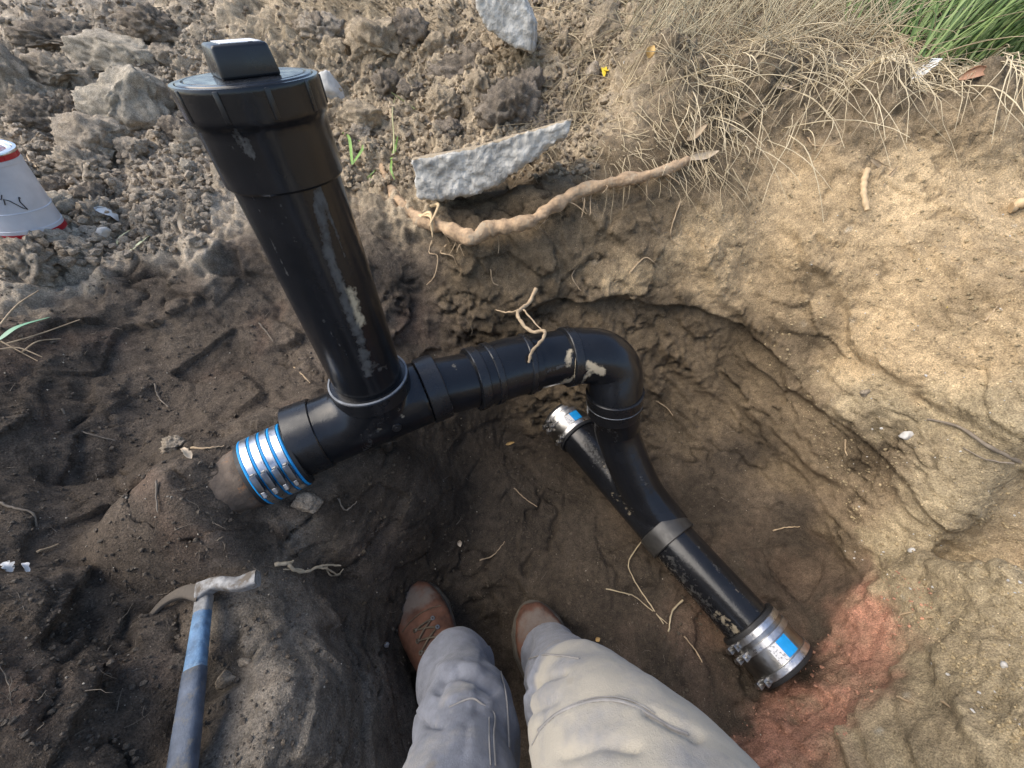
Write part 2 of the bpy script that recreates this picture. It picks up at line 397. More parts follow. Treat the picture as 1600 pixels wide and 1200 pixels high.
for it in range(2):     # even out the sampling on steep walls
    for axis in (0, 1):
        Z = H(GX, GY); w = dens(GX, GY)
        P3 = np.stack([GX, GY, Z], -1)
        dl = np.diff(P3, axis=axis); L = np.sqrt((dl**2).sum(-1)); wm = (w[1:]+w[:-1])/2 if axis == 0 else (w[:, 1:]+w[:, :-1])/2
        L = L*wm
        if axis == 0:
            k = np.array([1,2,3,2,1.])/9; L = sum(np.roll(L, s, 1)*kk for s, kk in zip((-6,-3,0,3,6), k))
            c = np.vstack([np.zeros((1, L.shape[1])), np.cumsum(L, 0)])
            for i in range(GX.shape[1]):
                t = np.linspace(0, c[-1, i], len(c)); GX[:, i], GY[:, i] = np.interp(t, c[:, i], GX[:, i]), np.interp(t, c[:, i], GY[:, i])
        else:
            c = np.hstack([np.zeros((L.shape[0], 1)), np.cumsum(L, 1)])
            for j in range(GX.shape[0]):
                t = np.linspace(0, c[j, -1], c.shape[1]); GX[j], GY[j] = np.interp(t, c[j], GX[j]), np.interp(t, c[j], GY[j])
GZ = H(GX, GY)
P3 = np.stack([GX, GY, GZ], -1)
def grid_normals(P3):
    du = np.gradient(P3, axis=1); dv = np.gradient(P3, axis=0); nn = np.cross(du, dv)
    return nn/np.maximum(np.linalg.norm(nn, axis=-1, keepdims=True), 1e-12)
NN = grid_normals(P3); shp = GX.shape
V = P3.reshape(-1, 3); Nn = NN.reshape(-1, 3)
# soil kind at every vertex: nearest survey points, borders broken up by noise
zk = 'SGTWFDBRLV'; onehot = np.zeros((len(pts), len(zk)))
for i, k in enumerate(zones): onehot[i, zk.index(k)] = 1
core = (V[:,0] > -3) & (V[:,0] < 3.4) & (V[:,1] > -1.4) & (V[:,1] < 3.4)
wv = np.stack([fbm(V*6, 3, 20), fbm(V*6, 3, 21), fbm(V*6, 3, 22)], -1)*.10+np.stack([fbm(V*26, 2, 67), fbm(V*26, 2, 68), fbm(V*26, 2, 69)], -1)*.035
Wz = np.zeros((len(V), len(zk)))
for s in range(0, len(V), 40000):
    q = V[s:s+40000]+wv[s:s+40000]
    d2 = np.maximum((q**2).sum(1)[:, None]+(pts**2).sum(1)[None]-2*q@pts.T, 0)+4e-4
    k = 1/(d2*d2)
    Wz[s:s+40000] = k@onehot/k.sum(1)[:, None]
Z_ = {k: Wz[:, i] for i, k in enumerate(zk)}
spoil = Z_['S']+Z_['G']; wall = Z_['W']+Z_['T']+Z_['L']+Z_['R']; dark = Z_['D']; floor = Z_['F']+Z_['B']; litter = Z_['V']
# relief
nb = fbm(V*3.2, 3, 1)
cl1 = 1-np.clip(worley(V*np.array([9,9,9])+fbm(V*12, 2, 5)[:, None]*.5, 1), 0, 1)
cl2 = 1-np.clip(worley(V*22+fbm(V*30, 2, 6)[:, None]*.5, 2), 0, 1)
cl3 = 1-np.clip(worley(V*55, 3), 0, 1)
f1 = fbm(V*14, 4, 8, .55); f2 = fbm(V*45, 4, 9, .6)
rid = 1-np.abs(fbm(V*11, 4, 12, .55))*2.2
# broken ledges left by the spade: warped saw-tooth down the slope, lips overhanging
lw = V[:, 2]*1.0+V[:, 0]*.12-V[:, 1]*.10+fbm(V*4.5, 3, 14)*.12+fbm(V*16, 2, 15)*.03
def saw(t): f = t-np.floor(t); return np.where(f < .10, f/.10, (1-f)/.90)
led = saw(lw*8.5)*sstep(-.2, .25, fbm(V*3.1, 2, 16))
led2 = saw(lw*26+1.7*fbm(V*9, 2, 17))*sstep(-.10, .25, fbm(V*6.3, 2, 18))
# tooth marks: fine parallel ribs in patches
along = V[:, 0]*.62-V[:, 1]*.75+V[:, 2]*.2
ribs = np.sin(along*2*math.pi/.018+3*fbm(V*7, 2, 19))*sstep(.20, .38, fbm(V*5.2, 2, 23))*sstep(.50, .40, V[:, 2])*sstep(.25, .4, V[:, 0])
# crumbled patches between smooth smears, and short cracks
crm = sstep(-.02, .30, fbm(V*4.2, 3, 24))
crk = sstep(.86, .99, 1-np.abs(fbm(V*np.array([9, 9, 19])+2.0, 3, 25))*1.6)*sstep(.0, .3, fbm(V*7, 2, 26))
av = np.array([.62, -.70, -.25]); av /= np.linalg.norm(av)
Vw = V+np.stack([fbm(V*7, 2, 51), fbm(V*7, 2, 52), fbm(V*7, 2, 53)], -1)*.02
Vs = Vw-np.outer((Vw@av)*.68, av)
fac = facets(Vs*13, 4); fac2 = facets(Vs*30, 5); fac3 = facets(Vw*np.array([9, 9, 14]), 6)
# long spade furrows slanting down the right wall
wd_ = np.cross(np.array([-.6, -.45, .66]), av); wd_ /= np.linalg.norm(wd_)
if wd_[2] < 0: wd_ = -wd_
ph = V@wd_/.17+.55*fbm(V*2.4, 2, 54)+.11*fbm(V*13, 2, 55)+.05*fbm(V*38, 2, 57)+(V@av)*1.1
fur = saw(ph)*sstep(-.15, .12, fbm((V-np.outer((V@av)*.75, av))*6.5, 2, 56))
fm_ = np.clip(Z_['W']+.7*Z_['T']+.6*Z_['L'], 0, 1)*sstep(.22, .45, V[:, 0])*sstep(.98, .85, V[:, 1])*sstep(.03, .10, V[:, 2])
disp = spoil*(.060*(cl1-.45)+.042*(cl2-.45)+.020*(cl3-.5)+.020*f1+.016*f2)
flat_ = 1-.60*np.clip(Z_['L']+.8*Z_['T']+.4*Z_['R'], 0, 1)
disp += wall*flat_*(.012*nb+.008*led+.002*led2+.0026*ribs+.005*f1+.0025*f2-.010*crk+.008*fac+.004*fac2+crm*(.006*(cl3-.5)+.006*f2))
ph2 = V@wd_/.065+.8*fbm(V*3.4, 2, 64)+.16*fbm(V*26, 2, 65)+(V@av)*2.2
fur2 = saw(ph2)*sstep(.0, .25, fbm((V-np.outer((V@av)*.7, av))*8, 2, 66))
lipn = sstep(.72, .95, fur)
disp += fm_*(.024*fur+.010*fur2+.0030*ribs*fur+lipn*(.010*f2+.008*(cl3-.5)))
disp += dark*(.020*nb+.010*(cl1-.5)+.009*f1+.006*f2+.008*(cl2-.5)*crm+.006*(cl3-.5)*crm-.010*crk+.010*fac3+.003*fac2)
disp += floor*(.008*nb+.005*f1+.003*f2-.010*crk+.005*fac3+crm*(.004*(cl3-.5)+.004*f2))
disp += litter*(.02*(cl1-.5)+.030*(cl2-.5)+.014*(cl3-.5)+.012*f1+.012*f2)
# deeper undercut below the far ledge and at the red clay's corner
def dent(p, r, depth):
    return -depth*np.exp(-((V-np.asarray(p))**2/np.asarray(r)**2).sum(1))
V2 = V+Nn*disp[:, None]
side = np.zeros_like(V)
hole = np.exp(-(((V-Pz(1392,915,.06))/np.array([.06,.06,.045]))**2).sum(1)); side += hole[:, None]*np.array([.09,.03,-.02])
lips = np.array([Pz(800,505,.47), Pz(850,488,.485), Pz(950,470,.49), Pz(1080,478,.455), Pz(1180,545,.385)])
pc = np.array([.12, .35]); la = np.unwrap(np.arctan2(lips[:, 1]-pc[1], lips[:, 0]-pc[0])); o_ = np.argsort(la)
th = np.arctan2(V[:, 1]-pc[1], V[:, 0]-pc[0])
lz = np.interp(th, la[o_], lips[o_, 2])+.035*fbm(V*8, 3, 27)
dz = lz-V[:, 2]
und = sstep(0, .022, dz)*np.exp(-np.maximum(dz, 0)/.11)*sstep(la.min()-.15, la.min()+.1, th)*sstep(la.max()+.1, la.max()-.2, th)*sstep(.015, .12, V[:, 2])
und *= wall+dark*.3+floor*.2
side[:, 0] += np.cos(th)*und*.045; side[:, 1] += np.sin(th)*und*.045
und2 = np.exp(-(((V-Pz(760,340,.685))/np.array([.14,.08,.03]))**2).sum(1)); side += und2[:, None]*np.array([0,.03,-.01])
V2 = V2+side
k0 = Pz(396,741,.500); kv = Pz(466,707,.502)-k0; kv /= np.linalg.norm(kv)
rel = V2-k0; tt = rel@kv; ss = np.hypot((rel-np.outer(tt, kv))[:, 0], (rel-np.outer(tt, kv))[:, 1])
mz = .582+.012*fbm(V*14, 3, 58)-(ss/.075)**2*.055-.55*np.maximum(0, -tt-.10)
cov = sstep(-.035, -.075, tt+.02*fbm(V*20, 3, 59))*sstep(-.42, -.25, tt)*(ss < .2)
V2[:, 2] = np.where(cov > 0, np.maximum(V2[:, 2], V2[:, 2]*(1-cov)+mz*cov), V2[:, 2])
# soil colours
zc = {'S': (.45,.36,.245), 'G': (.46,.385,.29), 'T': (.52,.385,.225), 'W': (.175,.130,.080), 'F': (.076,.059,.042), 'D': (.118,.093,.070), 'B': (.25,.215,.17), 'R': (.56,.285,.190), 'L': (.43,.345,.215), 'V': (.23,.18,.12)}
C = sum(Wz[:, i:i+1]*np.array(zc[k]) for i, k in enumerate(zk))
pat = fbm(V*5, 4, 30)
C *= (1+.35*pat)[:, None]
# damp dark crumbs in the dry spoil, chalky scraps in the right slope
dk = (spoil*sstep(.05,.4,fbm(V*8, 3, 31)))[:, None]; C = C*(1-dk*.25)
ch = ((Z_['T']+Z_['L'])*sstep(.52,.66,fbm(V*24, 3, 33)))[:, None]; C = C*(1-ch*.6)+np.array([.62,.58,.48])*ch*.6
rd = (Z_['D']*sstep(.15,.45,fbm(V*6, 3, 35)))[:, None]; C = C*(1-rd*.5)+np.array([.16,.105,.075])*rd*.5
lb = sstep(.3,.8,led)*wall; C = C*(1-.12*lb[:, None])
rb = (Z_['R']*sstep(-.1,.3,fbm(V*np.array([10,10,10]), 5, 37, .65)))[:, None]; C = C*(1-rb*.6)+np.array([.27,.21,.13])*rb*.6
C *= (1-.45*crk)[:, None]
C = np.clip(C, .012, .8)
ny, nx = shp
ii = np.arange(nx*ny).reshape(ny, nx)
quads = np.stack([ii[:-1, :-1], ii[:-1, 1:], ii[1:, 1:], ii[1:, :-1]], -1).reshape(-1, 4)
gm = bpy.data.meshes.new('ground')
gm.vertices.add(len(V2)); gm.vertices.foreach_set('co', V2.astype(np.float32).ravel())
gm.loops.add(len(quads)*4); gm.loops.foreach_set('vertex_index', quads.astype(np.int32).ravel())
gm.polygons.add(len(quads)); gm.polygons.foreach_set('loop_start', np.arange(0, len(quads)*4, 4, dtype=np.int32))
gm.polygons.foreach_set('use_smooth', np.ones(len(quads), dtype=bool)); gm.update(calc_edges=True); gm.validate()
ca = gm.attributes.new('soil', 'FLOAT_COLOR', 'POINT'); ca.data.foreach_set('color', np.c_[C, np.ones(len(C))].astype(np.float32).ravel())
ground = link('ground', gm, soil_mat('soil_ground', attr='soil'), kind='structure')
ground['label'] = 'dug soil pit with dark damp floor, benches and dry tan banks'
# triangle tree for laying things on the soil
vc = (V2[:, 0] > -2.4) & (V2[:, 0] < 3) & (V2[:, 1] > -1) & (V2[:, 1] < 3)
qk = quads[vc[quads].all(1)]
BV = BVHTree.FromPolygons(V2.tolist(), qk.tolist())
def hit(px, py):
    r = ray(px, py); p, nrm, i, dist = BV.ray_cast(Vector(CAM), Vector(r).normalized())
    if p is None: p = Vector(Pd(px, py, 1.5)); nrm = Vector((0,0,1))
    if nrm.z < 0: nrm = -nrm
    return p, nrm
def drop(x, y):
    p, nrm, i, dist = BV.ray_cast(Vector((x, y, 3)), Vector((0,0,-1)))
    if p is None: return Vector((x, y, float(H(x, y)))), Vector((0,0,1))
    return p, (nrm if nrm.z > 0 else -nrm)
# ================================================================== THE DRAIN: black plastic pipework
ABS = mat('black_plastic', (.010,.0108,.0128), rough=.21, var=.25, vscale=14, bump=.0004, bscale=60, attr='mud', attr_col=(.46,.385,.265), attr2='scuff', attr2_col=(.095,.093,.088), edge=.24, spec=.4)
ABS_R = mat('black_plastic_ring', (.012,.0125,.014), rough=.30, var=.2, vscale=30)
RIM_G = mat('grey_scraped_edge', (.17,.18,.19), rough=.45, var=.4, vscale=60)
def seg_dist(px, py, line):
    best = np.full(px.shape, 1e9); P = [np.array(p, float) for p in line]
    for a, b in zip(P[:-1], P[1:]):
        ab = b-a; t = np.clip(((px-a[0])*ab[0]+(py-a[1])*ab[1])/max(ab@ab, 1e-9), 0, 1)
        best = np.minimum(best, np.hypot(px-a[0]-t*ab[0], py-a[1]-t*ab[1]))
    return best
def stain(me, mud=(), scuff=(), base=0.0):
    """dried mud and scuffs, each a worn streak of its own on the pipe"""
    c = coords(me); nr = normals(me); x, y = proj(c); face = ((CAM-c)*nr).sum(1) > 0
    m_ = np.full(len(c), base); s_ = .10+.42*fbm(c*np.array([14, 14, 5]), 4, 44)
    for line, w, a in mud: m_ = np.maximum(m_, a*np.exp(-(seg_dist(x, y, line)/w)**2)*face)
    for line, w, a in scuff: s_ = np.maximum(s_, a*np.exp(-(seg_dist(x, y, line)/w)**2)*face)
    set_attr(me, 'mud', m_); set_attr(me, 'scuff', s_); return me
def cyl(a, b, r, n=72, k=60):
    a = np.asarray(a, float); b = np.asarray(b, float)
    return tube([a+(b-a)*t for t in np.linspace(0, 1, k)], r, n)
RX, RY = Pz(575,588,.600)[:2]                     # riser axis
drain = empty('drain_pipe', 'black plastic drain pipework with upright capped riser, bend and lower branch line', 'drain pipe', (float(RX), float(RY), .42))
R0 = .057
riser = stain(cyl((RX,RY,.53), (RX,RY,.945), R0, 96, 160),
    mud=[([(548,455),(562,505)],12,.72),([(512,385),(530,440),(552,470)],7,.58),([(565,495),(572,505)],8,.6)],
    scuff=[([(495,300),(515,400),(565,540),(575,580)],13,.68),([(500,290),(540,400)],3,.7),([(390,300),(450,430)],3,.55),([(430,300),(470,400)],6,.42),([(505,500),(545,560)],4,.5),([(575,570),(600,575)],16,.45),([(420,320),(440,350)],6,.45)])
part('riser_pipe', riser, ABS, drain)
# cleanout adapter, threaded plug with square head
zt = 1.008
zt = 1.006
ad_me = revolve([(.0575,.0),(.0600,.0),(.0618,.0025),(.0618,.054),(.0632,.058),(.0650,.060),(.0660,.063),(.0660,.087),(.0652,.0888),(.0610,.089),(.0602,.087),(.0570,.087)], (RX,RY,zt-.089), (0,0,1), 96)
bm = bmesh.new(); bm.from_mesh(ad_me); bmesh.ops.subdivide_edges(bm, edges=[e for e in bm.edges if e.calc_length() > .02], cuts=8, use_grid_fill=True); bm.to_mesh(ad_me); bm.free()
ad_me.polygons.foreach_set('use_smooth', [True]*len(ad_me.polygons)); ad_me.set_sharp_from_angle(angle=math.radians(35))
stain(ad_me, mud=[([(375,212),(388,235)],9,.40)], scuff=[([(370,205),(392,245)],16,.52)])
adp = part('cleanout_adapter', ad_me, ABS, drain)
for k in range(10):                                # grip ribs round the collar
    a = 2*math.pi*k/10+.35
    c_, s_ = math.cos(a), math.sin(a)
    M = axes((RX+c_*.0658, RY+s_*.0658, zt-.0135), (0,0,1), (c_, s_, 0))
    part('grip_rib', box((.0026,.005,.024), M, .001), ABS_R, adp)
plug = part('cleanout_plug', revolve([(.0,.0),(.0600,.0),(.0600,.0115),(.0592,.0125),(.0550,.0128),(.0545,.0115),(.0535,.0112),(.0525,.0130),(.0,.0136)], (RX,RY,zt-.0115), (0,0,1), 96), mat('plug_plastic', (.012,.013,.016), rough=.24, var=.3, vscale=40, spec=.7), drain)
kM = axes((RX+.001, RY, zt+.0135), (0,0,1), (math.cos(math.radians(-52)), math.sin(math.radians(-52)), 0))
knob = part('square_head', box((.052,.052,.0245), kM, .003, 3, .90), ABS_R, drain)
lm = bpy.data.materials.new('printed_label'); lm.use_nodes = True
N_, L_ = lm.node_tree.nodes, lm.node_tree.links; b_ = N_['Principled BSDF']; b_.inputs['Roughness'].default_value = .5
tc = N_.new('ShaderNodeTexCoord'); wv_ = N_.new('ShaderNodeTexWave'); wv_.inputs['Scale'].default_value = 9; wv_.inputs['Distortion'].default_value = 0
ns_ = N_.new('ShaderNodeTexNoise'); ns_.inputs['Scale'].default_value = 260; L_.new(tc.outputs['Object'], ns_.inputs['Vector'])
rp = N_.new('ShaderNodeValToRGB'); L_.new(ns_.outputs['Fac'], rp.inputs[0]); rp.color_ramp.elements[0].position = .36; rp.color_ramp.elements[1].position = .44
rp.color_ramp.elements[0].color = (.22,.22,.24,1); rp.color_ramp.elements[1].color = (.74,.74,.74,1); L_.new(rp.outputs[0], b_.inputs['Base Color'])
part('sticker', box((.040,.034,.0006), kM @ Matrix.Translation((.001,.002,.0126)), 0), lm, drain, 'white printed sticker on the square head')
# moulded lettering on the square head (raised strokes)
for i in range(4):
    for j in range(3):
        if (i+j) % 4 == 3: continue
        M = kM @ Matrix.Translation((-.0250, -.010+.006*i, .006-.006*j)) @ Matrix.Rotation(math.radians(90), 4, 'Y')
        part('moulded_mark', box((.004 if (i*j) % 2 else .002,.0035,.0006), M, 0), RIM_G, drain)

# the tee
TA = Pz(465,706,.502); TB = Pz(700,612,.512); TC = np.array([RX, RY, .5145])
def lerp(a, b, t): return np.asarray(a)+(np.asarray(b)-np.asarray(a))*t
run_dir = (TB-TA)/np.linalg.norm(TB-TA)
left_in = TC-run_dir*.115
sweep = smooth_path([TC+np.array([0,0,.075]), TC+np.array([0,0,.045])-run_dir*.006, TC+np.array([0,0,.012])-run_dir*.045, TC-run_dir*.10], 8)
tee_me = remesh(join([tube([TC-run_dir*.118, TC, TC+run_dir*.085], .0625, 48), tube([TC-np.array([0,0,.02]), TC+np.array([0,0,.078])], .0620, 48), tube(sweep, .0610, 48)]), .0034, 14)
stain(tee_me, mud=[([(585,668),(600,672)],5,.5),([(622,640),(628,650)],7,.5)], scuff=[([(570,700),(600,655)],14,.45)])
tee = part('tee_fitting', tee_me, ABS, drain)
def ring(name, c, dirv, r_out, r_in, w, material, parent, bev=.0015):
    me = revolve([(r_in,-w/2),(r_out-bev,-w/2),(r_out,-w/2+bev),(r_out,w/2-bev),(r_out-bev,w/2),(r_in,w/2)], c, dirv, 72, 35, True)
    return part(name, me, material, parent)
ring('riser_socket', TC+np.array([0,0,.069]), (0,0,1), .0675, .057, .030, ABS_R, tee)
ring('socket_rim', TC+np.array([0,0,.0850]), (0,0,1), .0672, .0640, .0022, RIM_G, tee)
ring('socket', TC-run_dir*.131, run_dir, .0655, .05, .046, ABS_R, tee)
ring('socket', TC+run_dir*.102, run_dir, .0655, .05, .036, ABS_R, tee)
bp, bn = None, None
# round moulding gate and raised size mark on the tee's side
tb = BVHTree.FromPolygons([v.co+drain.location for v in tee_me.vertices], [tuple(p.vertices) for p in tee_me.polygons])
def tee_hit(px, py):
    p, nr, i, dist = tb.ray_cast(Vector(CAM), Vector(ray(px, py)).normalized())
    return (p, nr) if p is not None else (Vector(Pz(px, py, .45)), Vector((0,-1,.3)))
p_, n_ = tee_hit(620,668)
part('mould_boss', revolve([(.0,.0045),(.003,.0045),(.0035,.0035),(.0055,.0035),(.0065,.004),(.008,.0035),(.009,0)], p_-n_*.0012, n_, 24), ABS_R, tee)
for k in range(4):
    p_, n_ = tee_hit(566+k*10, 683-k*9)
    part('moulded_mark', box((.0025,.014,.0012), axes(p_+n_*.0003, n_, (1,.3*k,0)), .0004), ABS_R, tee)
# run on to the bend: nipple, couplings, bend turning down, drop to the wye
Q = [TC+run_dir*.10, Pz(742,592,.508), Pz(800,574,.502), Pz(868,559,.492), Pz(905,556,.488)]
p1 = smooth_path(Q[:3], 10); p2 = smooth_path(Q[1:], 10)
part('joining_pipe', stain(tube(smooth_path([Q[0], Q[1], Q[2]], 12), R0, 72), mud=[([(709,573),(712,578)],7,.55)], scuff=[([(700,600),(740,560)],10,.35)]), ABS, drain)
def dirv(a, b): v = np.asarray(b)-np.asarray(a); return v/np.linalg.norm(v)
d2 = dirv(Q[2], Q[4]); d1 = dirv(Q[1], Q[2])
cp = part('bend_coupling', stain(tube(smooth_path([lerp(Q[1], Q[2], .0), lerp(Q[1], Q[2], .55), Q[2], lerp(Q[2], Q[3], .45)], 12), .0635, 72), scuff=[([(745,600),(830,595)],5,.45)]), ABS, drain)
ring('socket', lerp(Q[1], Q[2], .02), d1, .0660, .05, .020, ABS_R, cp)
ring('socket', lerp(Q[1], Q[2], .42), d1, .0662, .05, .014, ABS_R, cp)
ring('socket', lerp(Q[2], Q[3], .30), d2, .0662, .05, .012, ABS_R, cp)
part('spigot', stain(tube(smooth_path([lerp(Q[2], Q[3], .3), Q[3], Q[4]], 10), .0590, 72), mud=[([(890,550),(888,568)],9,.75),([(880,600),(900,590)],9,.7),([(828,588),(835,596)],5,.6)], scuff=[([(828,590),(880,572)],6,.55)]), ABS, drain)
E0 = Q[4]; E1 = Pz(960,620,.385)
dd_ = np.array([.10,-.10,-1.0]); dd_ /= np.linalg.norm(dd_)
bend_path = smooth_path([lerp(Q[3], Q[4], .45), E0, Pz(938,559,.478), Pz(958,578,.446), E1+(-dd_)*.012, E1], 10)
elb = part('down_bend', stain(tube(bend_path, [.0625]*len(bend_path), 72), mud=[([(893,528),(897,590)],4,.75),([(920,570),(940,580)],10,.85),([(890,560),(902,556)],9,.8),([(905,595),(925,580)],7,.7),([(893,545),(898,540)],9,.8)], scuff=[([(930,540),(990,600)],26,.30)]), ABS, drain)
ring('socket', lerp(Q[3], Q[4], .5), d2, .0665, .05, .020, ABS_R, elb)
ring('socket', E1-dd_*.006, dd_, .0665, .05, .030, ABS_R, elb)
ring('socket_rim', E1+dd_*.0105, dd_, .0662, .05, .003, RIM_G, elb)
# lower line: straight run along the floor, wye branch dropping into it
LA = Pz(893,668,.100); LB = Pz(1030,812,.07); LC = Pz(1218,1030,.056)
ld = dirv(LA, LC)
W0 = E1+dd_*.015
junction = lerp(LA, LC, .54)
bp_ = smooth_path([W0, W0+dd_*.06, W0+dd_*.12+ld*.012, lerp(LA, LC, .40)+np.array([-.012,-.004,.058]), lerp(LA, LC, .52)+np.array([0,0,.010]), junction], 8)
wye_me = remesh(join([tube([lerp(LA, LC, .0), lerp(LA, LC, .55)], .0600, 48), tube([np.asarray(q_)+np.array([.010,.004,0])*min(1, k_/8) for k_, q_ in enumerate(bp_)], [.0585-.004*math.sin(math.pi*k_/(len(bp_)-1)) for k_ in range(len(bp_))], 48)]), .0034, 6)
stain(wye_me, mud=[([(960,770),(985,800)],12,.42),([(940,720),(960,760)],9,.35)], scuff=[([(935,660),(960,680)],20,.42),([(925,700),(930,720)],16,.5),([(1000,745),(1012,760)],9,.45),([(915,680),(930,710)],12,.5)], base=.08)
wye = part('wye_fitting', wye_me, ABS, drain)
ring('socket', W0+dd_*.012, dd_, .0640, .05, .034, ABS_R, wye)
ring('socket', lerp(LA, LC, .555), ld, .0655, .05, .048, mat('dusty_black_ring', (.035,.034,.032), rough=.42, var=.4, vscale=40), wye)
low = stain(cyl(lerp(LA, LC, .53), LC-ld*.03, R0, 72, 90), mud=[([(1030,880),(1110,985)],20,.48),([(1120,960),(1150,985)],12,.52),([(1150,920),(1180,950)],8,.4)], scuff=[([(1040,870),(1140,990)],26,.45),([(1085,850),(1190,960)],8,.4)], base=.05)
part('lower_pipe', low, ABS, drain)

# ------------------------------------------------------------------ couplings on the pipe ends
STEEL = mat('stainless_band', (.58,.58,.58), rough=.34, metal=1.0, var=.3, vscale=50, bump=.0003, bscale=220)
STEEL_D = mat('dull_steel', (.38,.37,.35), rough=.42, metal=1.0, var=.35, vscale=60)
RUBBER = mat('black_rubber', (.016,.016,.016), rough=.6, var=.3, vscale=40)
BLUE = mat('blue_stripe', (.010,.30,.70), rough=.45, var=.12, vscale=60)
def ribbed_band(c, dv, r, w):
    n = 300; V_ = []; F_ = []; fr = axes(c, dv)
    for h in (-w/2, w/2):
        for j in range(n):
            a = 2*math.pi*j/n; rr = r+.00025*(j % 2); V_.append(fr @ Vector((rr*math.cos(a), rr*math.sin(a), h)))
    for h in (-w/2, w/2):
        for j in range(n):
            a = 2*math.pi*j/n; V_.append(fr @ Vector(((r-.0018)*math.cos(a), (r-.0018)*math.sin(a), h)))
    for j in range(n):
        k = (j+1) % n
        F_ += [(j, k, n+k, n+j), (2*n+j, 3*n+j, 3*n+k, 2*n+k), (j, 2*n+j, 2*n+k, k), (n+j, n+k, 3*n+k, 3*n+j)]
    return mesh(V_, F_, True, 25)
def around(c, dv, view, turn):
    """outward direction on a pipe, turned from the side that faces up"""
    dv = Vector(dv).normalized(); v = Vector(view); v = (v-dv*v.dot(dv)).normalized()
    return Matrix.Rotation(turn, 3, dv) @ v
# left coupling: four ribbed bands, blue stripes, worm screws
KC0 = Pz(396,741,.500); KC1 = Pz(466,707,.502); kd = dirv(KC0, KC1); KL = np.linalg.norm(KC1-KC0)
k1 = empty('pipe_coupling', 'banded coupling with four steel clamps and blue stripes joining the old rusty pipe', 'coupling', tuple(KC0*.5+KC1*.5-np.array([0,0,.07])))
part('rubber_sleeve', revolve([(.045,-.002),(.0570,-.002),(.0580,0),(.0580,KL),(.0570,KL+.002),(.045,KL+.002)], KC0, kd, 72), RUBBER, k1)
for k in range(5):
    ring('blue_stripe', KC0+kd*KL*(.09+.205*k), kd, .0600, .054, KL*(.060), BLUE, k1)
for k in range(4):
    c = KC0+kd*KL*(.1925+.205*k)
    b = part('clamp_band', ribbed_band(c, kd, .0603, KL*.135), STEEL, k1)
    o = around(c, kd, (0,0,1), math.radians(58+2*k))
    tng = Vector(kd).cross(o)
    cc = Vector(c)+o*.0660
    part('worm_housing', box((KL*.13,.030,.0095), axes(cc, o, kd), .002), mat('worm_steel', (.20,.20,.205), rough=.4, metal=1.0, var=.3, vscale=60), b)
    part('screw_head', revolve([(0,0),(.0035,0),(.0045,.001),(.0045,.010),(.0035,.011),(0,.011)], cc+tng*.015, tng, 6, 30), STEEL, b)
    part('screw_shank', tube([cc-tng*.017, cc+tng*.012], .0030, 10), STEEL_D, b)
# old pipe running into the bank
op0 = KC0-kd*.13; op1 = KC0+kd*.03
om = tube([lerp(op0, op1, t)+np.array([0,0,-.012*(1-t)]) for t in np.linspace(0, 1, 40)], [.0520+.0010*math.sin(k*.9) for k in range(40)], 64)
c = coords(om); nr = normals(om); set_coords(om, c+nr*(fbm(c*28, 4, 50)*.006)[:, None])
c = coords(om); set_attr(om, 'mud', .10+.45*np.clip(1-((c-op0)@kd)/.14, 0, 1)); set_attr(om, 'scuff', .42*np.exp(-(((c-lerp(op0,op1,.78))@kd)/.03)**2)+.0*c[:,0])
recenter(link('old_pipe', om, mat('rusty_pipe', (.115,.088,.066), rough=.85, var=.45, vscale=30, bump=.003, bscale=70, attr='mud', attr_col=(.075,.062,.048), attr2='scuff', attr2_col=(.26,.13,.06)), label='old soil-crusted rusty pipe running into the dark bank left of the clamps', cat='pipe'))
